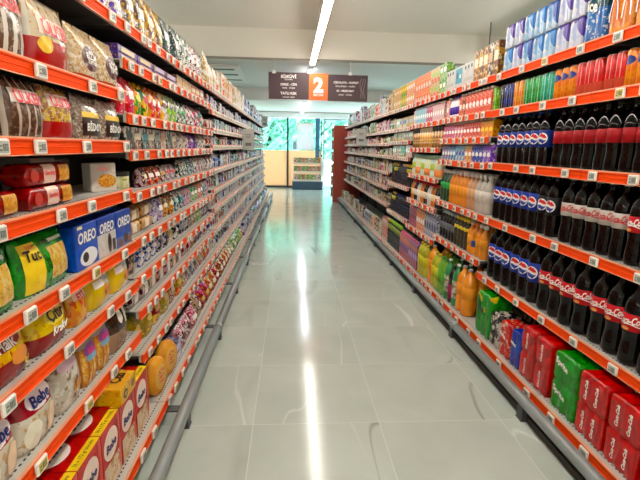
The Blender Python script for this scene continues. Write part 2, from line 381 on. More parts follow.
# ------------------------------------------------------------------ placing products on shelves
XL, XR = -.66, 1.27
ITEMS = []
class Shelf:
    def __init__(s, side, bay, idx, top, front): s.side, s.bay, s.idx, s.top, s.front = side, bay, idx, top, front
def put(sh, p, Y, setback=.02, z=None, turn=0, extra='', dx=0):
    w, d, h = p['size']; dep = sh.front+setback+d/2+dx; z = sh.top if z is None else z
    if sh.side == 'L': loc = (XL-dep, Y, z); rot = PI/2
    else: loc = (XR+dep, Y, z); rot = -PI/2
    r = new(p['kind'], p['root'], None, loc, (0, 0, rot+turn))
    r['category'] = p['cat']
    for (nm, me, lab, subs) in p['parts']:
        c = new(nm, me, r)
        if lab: c['label'] = lab
        for (sn, sm, sl) in subs:
            g = new(sn, sm, c)
            if sl: g['label'] = sl
    ITEMS.append((r, p, sh, Y, extra)); return r
def fill(sh, y0, y1, plan, setback=.02, gap=.004, jit=0, rows=1, turn=0, stack=1):
    """plan: [(prototype, how many side by side), ...] from the near end; repeats until the run is full"""
    y = y0; k = 0
    while True:
        p, n = plan[k % len(plan)]; k += 1
        for q in range(n):
            w, d, h = p['size']
            if y+w > y1+.002: return
            sb = setback+random.uniform(0, jit)
            tt = turn+random.uniform(-jit, jit)*1.5 if jit else turn
            if p['kind'] in ('cola_bottle', 'diet_cola_bottle'): tt = .36+random.uniform(-.22, .22)
            put(sh, p, y+w/2, sb, turn=tt if p['kind'].endswith('bottle') or not turn and abs(tt) < .03 else 0)
            for s in range(1, stack): put(sh, p, y+w/2, sb, sh.top+h*s+.0005, extra='upper ')
            for rr in range(1, rows): put(sh, p, y+w/2, sb+rr*(d+.006), extra='rear ')
            y += w+gap
    return

# ------------------------------------------------------------------ gondola bays
ORD = ['first','second','third','fourth','fifth','sixth','seventh','eighth','ninth','tenth','eleventh','twelfth','thirteenth','fourteenth','fifteenth','sixteenth','seventeenth','eighteenth','nineteenth','twentieth','twenty-first','twenty-second','twenty-third','twenty-fourth','twenty-fifth']
def tag_mesh(scr, nm):
    b = MB().bbox(-.026, .026, -.010, 0, -.019, .019, .003)
    b.box(-.019, .019, -.0106, -.0099, -.013, .013, 1)
    b.box(-.003, .016, -.0110, -.0104, -.008, .007, 2).box(-.016, -.006, -.0110, -.0104, .001, .004, 2).box(-.016, -.007, -.0110, -.0104, -.009, -.005, 2)
    for x in (.001, .007, .012): b.box(x, x+.0014, -.0113, -.0108, -.006, .005, 1)
    return b.mesh(nm, M_TAGW, scr, M_TAGD)
TAG = tag_mesh(M_TAGS, 'price_tag'); TAGY = tag_mesh(M_TAGY, 'price_tag_yellow')
def rail_mesh():
    pf = [(0,-.020),(-.008,-.022),(-.010,-.018),(-.006,-.016),(-.006,-.004),(-.0075,-.003),(-.0075,-.0015),(-.006,0),(-.006,.012),(-.010,.014),(-.009,.018),(0,.018)]
    v = []; f = []; n = len(pf); idx = []
    for x in (.002, .998): v += [(x, y, z) for y, z in pf]
    for k in range(n): f.append((k, (k+1) % n, n+(k+1) % n, n+k)); idx.append(0)
    f += [tuple(range(n-1, -1, -1)), tuple(range(n, 2*n))]; idx += [0, 0]
    b = MB(); b.v = v; b.f = [tuple(reversed(q)) for q in f]; b.i = idx; b.sm = [False]*len(f)
    b.box(.002, .998, -.010, -.002, .018, .023, 1)
    b.box(.002, .998, -.011, -.0095, -.0235, -.0205, 1)
    return b.mesh('price_rail', M_ORANGE, M_LIP)
RAIL = rail_mesh()
def shelf_mesh(depth, slots=True):
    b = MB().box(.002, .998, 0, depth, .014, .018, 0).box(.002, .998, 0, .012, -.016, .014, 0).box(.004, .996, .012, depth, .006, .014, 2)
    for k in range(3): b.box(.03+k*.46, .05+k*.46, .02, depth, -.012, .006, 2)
    if slots:
        for k in range(48): x = .02+k*.0205; b.box(x, x+.010, .020, .025, .018, .0183, 1)
    return b.mesh('shelf_tray', M_SHELF, M_SLOT, M_UNDER)
SHELF = shelf_mesh(.385); 
def base_mesh():
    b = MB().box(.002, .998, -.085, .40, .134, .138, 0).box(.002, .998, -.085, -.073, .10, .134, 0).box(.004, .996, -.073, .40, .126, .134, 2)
    for k in range(48): x = .02+k*.0205; b.box(x, x+.010, -.064, -.059, .138, .1383, 1)
    return b.mesh('base_deck', M_SHELF, M_SLOT, M_UNDER)
BASE = base_mesh()
KICK = MB().box(.001, .999, -.045, -.02, 0, .1).mesh('kick_plate', M_KICK)
TAGM = random.Random(5)
def gondola(side, i, rails, ntag, top, what):
    y0 = .95+i
    r = new('shelf_gondola', None, None, (XL if side == 'L' else XR, y0 if side == 'L' else y0+1, 0), (0, 0, PI/2 if side == 'L' else -PI/2))
    tag(r, 'orange railed shelf bay of %s, %s along the %s side' % (what, ORD[i], 'snack' if side == 'L' else 'drinks'), 'shelving', 'shelf bays of the %s side' % ('snack' if side == 'L' else 'drinks'))
    new('back_panel', MB().box(.001, .999, .41, .425, .02, top).mesh('back_panel', M_DARK), r)
    for x in (.012, .958): new('upright', MB().box(x, x+.03, .386, .41, .0, top-.02).mesh('upright', M_DARK), r)
    new('kick_plate', KICK, r)
    def tags(par, zc, y, n):
        xs = []
        for k in range(n):
            x = (k+.5)/n+TAGM.uniform(-.28, .28)/n; x = max(.035, min(.965, x))
            new('price_tag', TAGY if TAGM.random() < .1 else TAG, par, (x, y, zc-.002))
    bd = new('base_deck', BASE, r); rl = new('price_rail', RAIL, bd, (0, -.085, .116)); tags(bd, .116, -.085-.0095, ntag)
    for c in rails:
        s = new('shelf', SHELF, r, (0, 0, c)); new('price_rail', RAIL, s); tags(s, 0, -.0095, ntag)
    tops = [Shelf(side, i, 0, .1385, -.085)]+[Shelf(side, i, k+1, c+.0185, 0) for k, c in enumerate(sorted(rails))]
    gaps = [(sorted(rails)+[2.1])[k]-.02-t.top for k, t in enumerate(tops)]
    for t, g in zip(tops, gaps): t.gap = g; t.y0 = y0; t.y1 = y0+1
    return tops
RL = [[1.738,1.470,1.278,1.088,.867,.695,.465]]+[[1.74,1.597,1.388,1.242,1.068,.87,.705,.553,.347]]*2+[[1.74,1.56,1.41,1.27,1.07,.90,.74,.56,.35]]*8
RR = [[1.727,1.513,1.192,.845,.462]]*2+[[1.73,1.516,1.355,1.185,.845,.536],[1.73,1.513,1.28,1.015,.752,.47],[1.73,1.50,1.356,1.178,.856,.497]]+[[1.73,1.50,1.34,1.18,.97,.77,.55]]*5
GL = [gondola('L', i, RL[i], 4 if i == 0 else (7 if i < 3 else 11), 1.86, 'wafers and biscuits' if i < 3 else 'small packed goods') for i in range(11)]
GR = [gondola('R', i, RR[i], (4 if i < 2 else 7) if i < 4 else 11, 2.02 if i in (2, 3) else 1.9, ('cola bottles and cans' if i < 2 else 'juice and soft drinks') if i < 5 else 'assorted groceries') for i in range(10)]
GR[0]; 

# ------------------------------------------------------------------ snack side, first bay
FOIL = dict(rough=.22, bump=.35)
def oval(cx, cz, rx, rz, c, nm='label'): return ('oval', cx, cz, rx, rz, c, nm)
def rect(cx, cz, rx, rz, c, nm='label'): return ('rect', cx, cz, rx, rz, c, nm)
base_, sG, sF, sE, sD, sC, sB, sA = GL[0]
wafA = bag('wafer_bag', 'white striped wafer bag with red lettering', .205, .185, .07, pm('5B4334', 'A08A78', None, stripes=(5.2, 'EFE7DB', .1), scale=75, mott=.2, **FOIL), labs=(rect(0, .125, .075, .02, 'F1E6DA'),), texts=(('ÜLKER', 0, .126, .13, 'red', 0),), cat='wafers')
wafB = bag('wafer_bag', 'cream topped wafer bag with red lower half', .215, .185, .075, pm('E9D9BE', 'tan', None, low=(.42, 'B3221E'), stripes=(5.2, 'F7EFE2', .7), scale=75, mott=.3, **FOIL), labs=(rect(.01, .112, .085, .022, 'F3E3D0'), oval(-.055, .062, .03, .022, 'F0C030', 'picture')), texts=(('ÜLKER', .01, .113, .15, 'red', 0),), cat='wafers')
wafC = bag('wafer_bag', 'cream wafer bag with maroon shield', .185, .17, .075, pm('D8BE98', 'F2E6D2', 'AF8A5E', scale=70, mott=.4, low=(.12, 'C0503A'), **FOIL), labs=(oval(.01, .075, .06, .04, '4E1420', 'shield'),), texts=(('BİZİM', .01, .085, .075, 'white', 0), ('TOPTAN', .01, .063, .07, 'white', 0)), cat='wafers')
for p, y in ((wafA, 1.00), (wafA, 1.215), (wafB, 1.445), (wafC, 1.665), (wafC, 1.86)): put(sB, p, y, .008)
for p, y in ((wafA, 1.03), (wafA, 1.25), (wafA, 1.47), (wafA, 1.69)): put(sB, p, y, .115, extra='rear ')
wafD = bag('wafer_bag', 'dark brown wafer bag with red lettering', .185, .150, .07, pm('54392B', '7A6252', None, stripes=(5.5, 'CDBFB2', .7), scale=80, mott=.3, **FOIL), labs=(rect(0, .105, .07, .017, 'EEE4DA'),), texts=(('ÜLKER', 0, .1055, .12, 'red', 0),), cat='wafers')
wafE = bag('wafer_bag', 'gold wafer bag with red base', .165, .150, .07, pm('A27048', 'E8C25A', 'F0E0C8', low=(.34, 'B5261E'), scale=70, mott=.4, **FOIL), labs=(rect(0, .11, .066, .018, 'F1E4D2'),), texts=(('ÜLKER', 0, .11, .115, 'red', 0),), cat='wafers')
wafF = bag('wafer_bag', 'clear wafer bag with dark label', .185, .148, .07, pm('A08C7C', 'D6CDC2', '6A5240', scale=80, mott=.4, **FOIL), labs=(rect(0, .046, .068, .03, '2A1A16'), rect(0, .084, .068, .009, 'E9C22C', 'band')), texts=(('BİDOY', 0, .048, .11, 'white', 0),), cat='wafers')
for p, y in ((wafD, 1.085), (wafD, 1.28), (wafE, 1.46), (wafF, 1.66), (wafF, 1.855)): put(sC, p, y, .008)
put(sC, wafD, .99-.09, .008)
for y in (1.10, 1.30, 1.5, 1.7): put(sC, wafD, y, .105, extra='rear ')
# red biscuit packs stacked
redp = roll('biscuit_pack', 'red biscuit pack with cracker picture', .25, .07, .062, pm('8C1416', 'A8201C', '5E0C10', scale=26, **FOIL), labs=(rect(-.005, .033, .032, .026, 'EBC9B8'), ('rect', .078, .032, .030, .023, pm('E4A24E', 'F0C47C', 'C8832F', scale=70), 'cracker_picture'), oval(-.085, .03, .02, .018, 'C13A2C', 'picture')), texts=(('Sandviç', -.005, .034, .055, 'red', .2),))
put(sD, redp, 1.085, .02, turn=.05); put(sD, redp, 1.37, .02); put(sD, redp, 1.365, .022, sD.top+.0625, extra='upper ')
put(sD, redp, 1.10, .105, extra='rear '); put(sD, redp, 1.10, .105, sD.top+.0625, extra='upper rear ')
cook = box('cookie_box', 'white cookie box with a round cookie picture', .115, .05, .108, pm('EFE9DF', 'E2D8C8', mott=.2, scale=40), labs=(oval(.012, .04, .042, .026, pm('DD9A4C', 'F0BE7C', 'B97528', scale=80), 'cookie_picture'), oval(-.002, .086, .028, .008, 'E9A79A', 'emblem')))
put(sD, cook, 1.835, .05, turn=-.5)
ctub = box('clear_tray', 'clear plastic biscuit tray behind the white cookie box', .16, .1, .13, mat('clear_tray_plastic', '8E8880', .2), solo=True); put(sD, ctub, 1.68, .2)
gtub = box('biscuit_box', 'brown biscuit box deep on the shelf', .2, .1, .12, pm('3A2A20', 'brown', 'tan', mott=.3), solo=True); put(sD, gtub, 1.86, .24)
# crackers and cookie boxes
green = bag('cracker_bag', 'green cracker bag with yellow band', .27, .152, .085, pm('1E8A32', '35A544', '0F6A26', mott=.35, scale=28, **FOIL), labs=(rect(-.078, .072, .036, .066, 'F2CF1E', 'band'), ('rect', .045, .07, .055, .045, pm('E8C06A', 'F5DDA0', 'CF9A3C', scale=60), 'cracker_picture'), rect(.06, .13, .04, .004, 'DDEBDD', 'stripe')), texts=(('Tuc', -.078, .108, .06, 'black', .15), ('ÜLKER', -.078, .13, .03, 'red', 0)), cat='crackers')
put(sE, green, 1.03, .008); put(sE, green, 1.31, .008)
for y in (1.05, 1.33): put(sE, green, y, .125, extra='rear ')
oreoA = box('cookie_box', 'blue cookie box with milk splash picture', .165, .055, .145, pm('1C46A8', '2A5CC8', mott=.3, scale=10), labs=(rect(0, .103, .072, .022, '1C46A8'), oval(.005, .034, .066, .03, 'E9EEF4', 'milk_picture'), oval(-.02, .036, .022, .017, '2A1A16', 'cookie_picture'), rect(-.05, .137, .018, .005, 'E7D9A8', 'flash')), texts=(('OREO', 0, .103, .135, 'white', .12),))
oreoB = box('cookie_box', 'blue topped white cookie box with dark cookie stack', .165, .055, .145, pm('E8E6E2', 'D8D8DC', low=None, high=(.58, '1C46A8'), mott=.2, scale=28), labs=(rect(0, .105, .072, .018, '1C46A8'), oval(.015, .042, .017, .036, '33231E', 'cookie_picture'), rect(.055, .03, .014, .022, '3A3434', 'print')), texts=(('OREO', -.005, .105, .13, 'white', .12),))
oreoC = box('cookie_box', 'blue cookie box with brownie pieces along its foot', .165, .055, .145, pm('1C46A8', '2A5CC8', low=(.3, '6F86C0'), mott=.25, scale=12), labs=(rect(0, .1, .072, .022, '1C46A8'), oval(-.045, .02, .022, .014, '7A4634', 'brownie_picture'), oval(.012, .03, .026, .018, '4A2A20', 'brownie_picture'), oval(.055, .022, .018, .016, '96604A', 'brownie_picture')), texts=(('OREO', 0, .1, .135, 'white', .12),))
put(sE, oreoA, 1.53, .008); put(sE, oreoB, 1.70, .008); put(sE, oreoC, 1.868, .008)
for p, y in ((oreoA, 1.54), (oreoB, 1.71), (oreoC, 1.865)): put(sE, p, y, .08, extra='rear ')
# yellow and red crisp bags
yr = bag('crisp_bag', 'yellow and dark red crisp bag', .18, .128, .07, pm('E8B81C', 'F3D24A', 'B5281C', low=(.45, '8E1218'), scale=44, **FOIL), labs=(oval(-.01, .1, .06, .018, '98181C'), oval(.03, .055, .04, .02, 'E0892A', 'picture')), texts=(('91', .05, .03, .03, 'yellow', .2), ('Halk', -.01, .1, .07, 'white', 0)), cat='crisps')
yb = bag('crisp_bag', 'bright yellow crisp bag with red base', .205, .128, .08, pm('F0D214', 'F7E04C', 'D9A81A', low=(.40, '8A1018'), mott=.3, scale=40, **FOIL), labs=(oval(.015, .088, .058, .022, 'F5DF3A'), oval(.078, .088, .012, .03, 'C8601C', 'picture')), texts=(('Çıtır', .015, .09, .085, 'black', .1), ('Kraker', .02, .052, .1, 'white', .35)), cat='crisps')
op = bag('snack_pouch', 'orange pouch with cream band', .115, .122, .06, pm('D98A28', 'E8B45A', 'C0501E', high=(.7, 'E5B58A'), scale=30, **FOIL), labs=(rect(0, .095, .04, .012, 'F0D9BE'),), texts=(('ETİ', 0, .095, .045, 'red', 0),), cat='snack pouch')
yw = bag('biscuit_bag', 'yellow and white biscuit bag', .19, .125, .075, pm('F2EDE2', 'E8E0D0', 'D8D0C0', mott=.25, scale=40, blob=(.22, .4, .36, .46, 'F1D024'), **FOIL), labs=(oval(.02, .052, .026, .026, pm('C06A2C', 'E0A050', 'E7C48A', scale=70), 'cookie_picture'), rect(-.03, .085, .035, .012, 'F4EFE6', 'label')), cat='biscuits')
for p, y in ((yr, 1.085), (yb, 1.292), (op, 1.466), (yw, 1.645), (yw, 1.843)): put(sF, p, y, .008)
for p, y in ((yr, 1.1), (yb, 1.32), (yw, 1.6), (yw, 1.82)): put(sF, p, y, .112, extra='rear ')
# biscuit bags below
bb = bag('biscuit_bag', 'magenta topped biscuit bag with white oval', .18, .19, .085, pm('E9DCC8', 'F2EADC', 'D9B48E', high=(.52, 'A81238'), scale=24, **FOIL), labs=(oval(.0, .132, .058, .03, 'F4E2E4'), oval(-.045, .045, .03, .04, 'E8E2CC', 'biscuit_picture'), oval(.04, .05, .032, .042, 'E9C8A4', 'baby_picture')), texts=(('Bebe', 0, .13, .085, 'navy', 0),), cat='biscuits')
cb = bag('biscuit_bag', 'clear biscuit bag with small striped wafers', .165, .185, .08, pm('CFC6B8', 'E8E2D8', '9A8470', scale=26, cells=('E0D6C6', 38), **FOIL), labs=(oval(.02, .06, .03, .022, pm('E2A23C', '8A4A1E', 'F2D49A', stripes=(4, '7A4420', 0)), 'wafer_picture'), oval(-.01, .14, .05, .018, 'D8B8C8')), cat='biscuits')
wb = bag('biscuit_bag', 'waffle bag with blue and magenta label', .115, .185, .075, pm('DFA04A', 'F1C880', 'B8742A', scale=45, stripes=(5, 'B87228', .55), high=(.72, 'BDB6B0'), **FOIL), labs=(oval(0, .118, .04, .024, '8C4A92'), rect(0, .098, .035, .01, '6FA8C0', 'band')), texts=(('Mini', 0, .12, .055, 'magenta', .2),), cat='biscuits')
dp = bag('snack_pouch', 'dark brown pouch with white window', .19, .19, .08, pm('33241B', '4A3528', '221510', scale=24, low=(.42, 'A88A72'), **FOIL), pouch=True, labs=(oval(.0, .13, .022, .028, 'EEE6DA'), rect(.055, .125, .02, .03, 'D9CFBA', 'side_label'), oval(-.01, .04, .05, .03, pm('7A5A46', 'A88A70', '4A3024', scale=50), 'picture')), cat='snack pouch')
for p, y in ((bb, 1.0), (bb, 1.185), (cb, 1.362), (wb, 1.505), (wb, 1.625), (dp, 1.785)): put(sG, p, y, .008)
for p, y in ((bb, 1.0), (bb, 1.2), (cb, 1.4), (cb, 1.58), (cb, 1.76)): put(sG, p, y, .12, extra='rear ')
# large baby biscuit boxes on the bottom deck
def bebe_top(w, d, h):
    f = lambda x, z: (x, z, h+.0008)
    b = MB(); b.box(-w/2+.001, w/2-.001, -d/2+.001, -d/2+.032, h-.001, h+.0009, 0)
    b2 = patch(lambda x, z: (x, z, h+.0007), -.01, -d*.14, w*.40, d*.17, mat('ink_cream', 'F6E6DC', .4))
    tx = text_on(lambda x, z: (x, z, h+.0022), 'Bebe', -.01, -d*.14, w*.55, M_NAVYINK, .04)
    fl = MB().box(w*.2, w*.42, d*.02, d*.2, h-.0005, h+.0007).mesh('flap_print', mat('ink_pinkwhite', 'F1D5D0', .4))
    st = text_on(lambda x, z: (x, z, h+.0013), '36 x 172 gr biscuits', 0, -d/2+.016, w*.8, M_BLACKINK, .01)
    return (('top_edge', b.mesh('top_edge', mat('ink_yellow', 'F7D117', .4))), ('top_emblem', b2), ('top_lettering', tx), ('flap_print', fl), ('edge_lettering', st))
bw, bd_, bh = .158, .30, .232
bebe = box('biscuit_carton', 'red biscuit carton with yellow edge', bw, bd_, bh, pm('C8201C', 'D8322A', 'B01818', mott=.3, scale=12), labs=(oval(-.005, .155, .06, .055, 'F5DCCB'), ('rect', 0, .05, .07, .045, pm('E6C9A0', 'F3E2C8', 'C99A60', scale=34), 'biscuit_picture'), rect(.066, .13, .01, .1, 'D8402E', 'band')), texts=(('Bebe', -.005, .15, .085, 'navy', .1),), cat='carton', top=bebe_top(bw, bd_, bh))
for k in range(6): put(base_, bebe, .962+.162*k+.079-.09, .028)
ylw = box('biscuit_box', 'small yellow biscuit box lying on the red cartons', .15, .12, .065, pm('F2BE14', 'F8D24A', 'E0A010', mott=.3, scale=36), labs=(oval(-.035, .03, .022, .016, '2A1A14'), oval(.04, .034, .02, .014, '8A5A1E', 'picture')), texts=(('GP', -.035, .03, .024, 'yellow', 0),), top=(('top_print', text_on(lambda x, z: (x, z, .0665), 'Çizi', .01, -.02, .08, M_BLACKINK, .04)),))
put(base_, ylw, 1.60, .018, base_.top+bh+.0015)
# top shelf
def gen(kind, c1, c2, c3, w, h, t=.07, cat='snack bag', noun='bag', labc=None, pouch=True, solo=False, **k):
    kk = dict(scale=48, rough=.25, bump=.3); kk.update(k)
    lb = () if solo else ((oval if len(c1+c2) % 2 else rect)(random.choice((-.01, 0, .012)), h*.56, w*.27, h*.11, labc or c3),)
    return bag(kind, '%s %s with %s print' % (CN(c1), noun, CN(c2)), w, h, t, pm(c1, c2, c3, **kk), pouch=pouch, labs=lb, cat=cat, solo=solo)
def gbox(kind, c1, c2, c3, w, d, h, cat='box', noun='box', solo=False, **k):
    kk = dict(scale=44, rough=.4, mott=.35); kk.update(k)
    lb = () if solo else (rect(0, h*.6, w*.36, h*.14, c3),)
    return box(kind, '%s %s with %s print' % (CN(c1), noun, CN(c2)), w, d, h, pm(c1, c2, c3, **kk), labs=lb, cat=cat, solo=solo)
CNAME = {}
def CN(c):
    if c in HEX: return {'darkred': 'dark red', 'darkgreen': 'dark green', 'darkbrown': 'dark brown', 'skyblue': 'light blue'}.get(c, c)
    h = tuple(int(c[i:i+2], 16) for i in (0, 2, 4))
    best = min((k for k in HEX if k not in ('cola',)), key=lambda k: sum((int(HEX[k][2*i:2*i+2], 16)-h[i])**2 for i in range(3)))
    return CN(best)
brn = gen('wafer_bag', 'A8552A', 'gold', 'C8743A', .15, .2, cat='wafers')
pur = gen('candy_bag', 'purple', 'white', '3A2A5A', .16, .22, cat='sweets', scale=32)
gld = gen('candy_bag', 'gold', '8A5A24', 'white', .15, .2, cat='sweets', scale=28)
bkw = gen('coffee_bag', '4A3428', 'gold', 'white', .15, .21, cat='sweets', scale=36)
fill(sA, 1.3, 1.95, [(brn, 3), (pur, 1)], .02)
# ------------------------------------------------------------------ snack side, second and third bay
def seq(sh, cols, w, h, shape='bag', d=.06, noun='packet', kind='snack_packet', cat='snack', setback=.025, y0=None, y1=None, rows=1, jit=.008, **k):
    plan = []
    for c in cols:
        c1, c2, c3, n = c
        if shape == 'bag': p = gen(kind, c1, c2, c3, w, h, d, cat, noun, **k)
        elif shape == 'box': p = gbox(kind, c1, c2, c3, w, d, h, cat, noun, **k)
        elif shape == 'roll': p = roll(kind, '%s %s with %s print' % (CN(c1), noun, CN(c2)), w, d, h, pm(c1, c2, c3, scale=30, rough=.25, bump=.2), labs=(rect(0, h*.5, w*.2, h*.34, c3),), cat=cat)
        elif shape == 'tin': p = tin(kind, '%s %s with %s lid' % (CN(c1), noun, CN(c3)), w/2, h, pm(c1, c2, c3, scale=40), c3, cat)
        plan.append((p, n))
    fill(sh, sh.y0+.01 if y0 is None else y0, sh.y1-.005 if y1 is None else y1, plan, setback, .005, jit, rows)
for b in (1, 2):
    d0, d1, d2, d3, d4, d5, d6, d7, d8, d9 = GL[b]
    if b == 1:
        seq(d9, [('purple','white','gold',1),('4A3428','gold','white',2),('gold','brown','cream',2),('darkgreen','black','silver',2)], .15, .21, kind='candy_bag', noun='bag', cat='sweets', scale=30)
        fill(d8, 1.965, 2.95, [(box('chocolate_box', 'flat purple chocolate box', .235, .14, .03, pm('4A2E86', '6A4AA8', 'gold', mott=.3), labs=(rect(0, .015, .08, .009, 'D8C48A'),), cat='chocolate'), 2), (box('chocolate_box', 'flat dark chocolate box', .235, .14, .03, pm('3A2A3A', '6A4AA8', 'silver', mott=.3), labs=(rect(0, .015, .08, .009, 'C8B8D8'),), cat='chocolate'), 2)], .02, stack=2)
        seq(d7, [('C3202C','E0506A','white',2),('E8921E','green','yellow',1),('1E7A2E','yellow','red',1),('F0A020','red','white',2),('F2C21E','white','brown',1),('EDE4D0','lime','black',2)], .105, .155, kind='snack_sleeve', noun='sleeve', cat='snack', scale=30)
        seq(d6, [('3A3634','white','black',1),('7A4A34','white','cream',1),('1A1A1C','white','teal',1),('8A6A50','white','cream',1),('242022','white','8A8A8A',1),('EDE2D6','red','tan',1)], .105, .1, kind='chocolate_bar', noun='bar packet', cat='chocolate', d=.04, shape='box', y0=2.0)
        fill(d5, 1.965, 2.2, [(tin('spread_tub', 'pale green tub with a dark lid', .058, .085, pm('D8D89A', 'EDEBC8', '8A8A40'), '2A2622'), 2)], .03)
        seq(d5, [('C8A8B8','maroon','cream',1),('8E1822','orange','white',2),('7A1428','white','gold',1),('9A9AB0','white','red',2),('3A6A72','white','silver',2)], .1, .09, kind='candy_packet', noun='packet', cat='sweets', y0=2.22)
        for z_, nn in ((0, ''), (.062, 'upper ')):
            for y_ in (2.06, 2.24):
                rp = roll('cookie_roll', 'tan cookie roll lying across the shelf', .165, .075, .06, pm('C89A62', 'E3C08A', '8A5A34', scale=30, rough=.3), labs=(rect(0, .03, .03, .02, 'EFE2C8'),), cat='cookies')
                put(d4, rp, y_, .03, d4.top+z_+.0005, extra=nn)
        seq(d4, [('lilac','white','navy',1),('D8C8E0','purple','white',1),('E0A04A','brown','cream',2),('1F5A78','white','mint',1),('D8B8B0','white','teal',1)], .11, .12, kind='cookie_bag', noun='bag', cat='cookies', y0=2.34)
        fill(d3, 1.965, 2.1, [(tin('cocoa_tub', 'black cocoa tub lying under the shelf edge', .055, .1, pm('1E1A1A', 'D8B8A8', '6A4A40'), '121212'), 1)], .03)
        seq(d3, [('1F4FA8','white','F0E8F0',3),('E4E2EA','black','navy',2),('EED9A0','white','gold',1),('2A2A34','white','F0F0F0',2)], .105, .105, kind='cookie_bag', noun='bag', cat='cookies', y0=2.1, d=.075)
        seq(d2, [('C8B8B4','maroon','white',2),('BEB4A8','yellow','white',1),('7A2438','pink','white',2),('9A4A52','white','cream',1)], .13, .085, kind='biscuit_packet', noun='packet', cat='biscuits', d=.075, shape='roll')
        seq(d1, [('B8A030','olive','yellow',2),('A01C24','yellow','D8A060',1),('C0A840','olive','E8C890',1),('D8B090','maroon','cream',1),('B89A38','red','yellow',2)], .155, .155, kind='biscuit_bag', noun='bag', cat='biscuits', d=.09, scale=36)
        for y_, tn in ((2.02, .25), (2.21, .3)):
            put(d0, rusk('large golden oval rusk pack', .155, .185, .05), y_, .02, turn=-tn)
        ct = box('biscuit_tray', 'clear lilac biscuit tray with dark rim', .16, .16, .05, pm('6A6480', 'B8B8D8', '3A3444', mott=.5, scale=30), labs=(oval(0, .025, .05, .015, 'D8D4E8'),), cat='biscuits')
        put(d0, ct, 2.37, .03); put(d0, ct, 2.37, .03, d0.top+.051, extra='upper ')
        seq(d0, [('D08AA0','white','maroon',2),('B04A62','pink','white',1)], .15, .13, kind='biscuit_bag', noun='bag', cat='biscuits', d=.1, y0=2.47)
    else:
        seq(d9, [('darkgreen','black','silver',1),('2E6A4A','white','black',2),('4A3A38','white','pink',2),('C89A98','white','darkgreen',2)], .14, .22, kind='coffee_bag', noun='bag', cat='coffee', scale=40)
        seq(d8, [('E4D2B0','white','tan',3),('D8B89A','orange','cream',2),('E8DCC8','coral','white',2)], .14, .088, shape='box', kind='chocolate_box', noun='box', cat='chocolate', d=.05)
        seq(d7, [('24342E','white','green',2),('2A2426','white','pink',2),('E8D8D8','magenta','black',1),('D8344A','white','black',1),('F0E4DC','teal','red',2)], .12, .145, kind='candy_bag', noun='bag', cat='sweets', scale=44)
        seq(d6, [('E8E0D8','black','white',2),('8A52B0','lilac','white',1),('6A3A98','lilac','purple',1)], .15, .105, kind='candy_bag', noun='bag', cat='sweets', d=.07, mott=.3)
        seq(d5, [('1E2A30','white','mint',2),('E4E4E8','teal','black',2),('3A4A50','white','silver',1),('D8B0B8','white','maroon',3)], .1, .11, kind='candy_packet', noun='packet', cat='sweets')
        seq(d4, [('2E6A88','white','teal',1),('D8C8D0','pink','navy',2),('C8D8B0','green','white',2),('E0B8A8','orange','white',2)], .105, .115, kind='cookie_bag', noun='bag', cat='cookies')
        seq(d3, [('E8E4EE','black','navy',2),('D8C8B8','brown','white',2),('B8D0A0','green','cream',2)], .11, .105, kind='cookie_bag', noun='bag', cat='cookies', d=.07)
        seq(d2, [('8E2034','white','pink',2),('6A1A2A','gold','cream',1),('E0D8E0','navy','maroon',2),('4A5A7A','white','pink',2)], .12, .1, kind='biscuit_packet', noun='packet', cat='biscuits', d=.075)
        seq(d1, [('C8A070','white','maroon',1),('5A6A90','white','navy',2),('A01C2C','white','gold',2),('8A1426','orange','cream',2)], .135, .15, kind='biscuit_bag', noun='bag', cat='biscuits', d=.09)
        seq(d0, [('B8A088','brown','white',1),('7A1020','magenta','gold',2),('C04A3A','gold','cream',2),('8E1828','red','white',2)], .15, .15, kind='biscuit_bag', noun='bag', cat='biscuits', d=.11, scale=30)

# ------------------------------------------------------------------ far bays of both sides: many small packs
RF = random.Random(21)
def farpack(shape, c1, c2, c3, w, h, kind, cat, noun):
    if shape == 'bag': return gen(kind, c1, c2, c3, w, h, .06, cat, noun, solo=True, bump=0, scale=26)
    if shape == 'box': return gbox(kind, c1, c2, c3, w, .06, h, cat, noun, solo=True, scale=26, mott=.45)
    if shape == 'btl': return None
FARP = {
 'L': [('F0EAF0','navy','white'),('E8E0EC','black','lilac'),('D8D4E4','2A2438','white'),('F2E6EA','maroon','pink'),('E6E8F0','blue','white'),('C8B8C8','8A3050','white'),('EEE6DC','8A5A3A','red'),('DDE4D8','3A6A4A','white'),('4A4A78','white','lilac'),('E9DAD0','C0463A','white'),('38343E','white','D8D0E0'),('D8CFE6','purple','white'),('3A3A5A','C8C8E0','white'),('8A5A68','white','silver'),('A8A8B8','3A3448','white'),('6A5A5A','E8E0E0','red')],
 'R': [('F0E8E2','red','white'),('E8E4EC','2A2438','pink'),('E9D8D0','A03030','white'),('DDE0C8','5A8A3A','white'),('F0DCC8','orange','white'),('D8CCD8','maroon','white'),('C8B090','5A3A24','cream'),('E8C8C8','magenta','white'),('D0DCE0','navy','white'),('EFE6C8','gold','brown'),('B84A40','white','cream'),('8A9A6A','white','yellow'),('5A3A34','E8C8B0','white'),('3A3A44','D0C8D0','red'),('7A6A4A','E8E0C0','green'),('9A3A3A','white','F0D8C8'),('A8A0A0','4A3A40','white'),('C8A080','6A3A2A','white')]}
FARK = {'L': [('bag','sachet_packet','sachet','packet'),('box','small_carton','box','small carton'),('bag','refill_pouch','pouch','pouch'),('box','dry_goods_box','box','box')],
        'R': [('bag','pasta_bag','bag','bag'),('box','grocery_carton','box','carton'),('bag','snack_pouch_pack','pouch','pouch'),('box','tea_box','box','box')]}
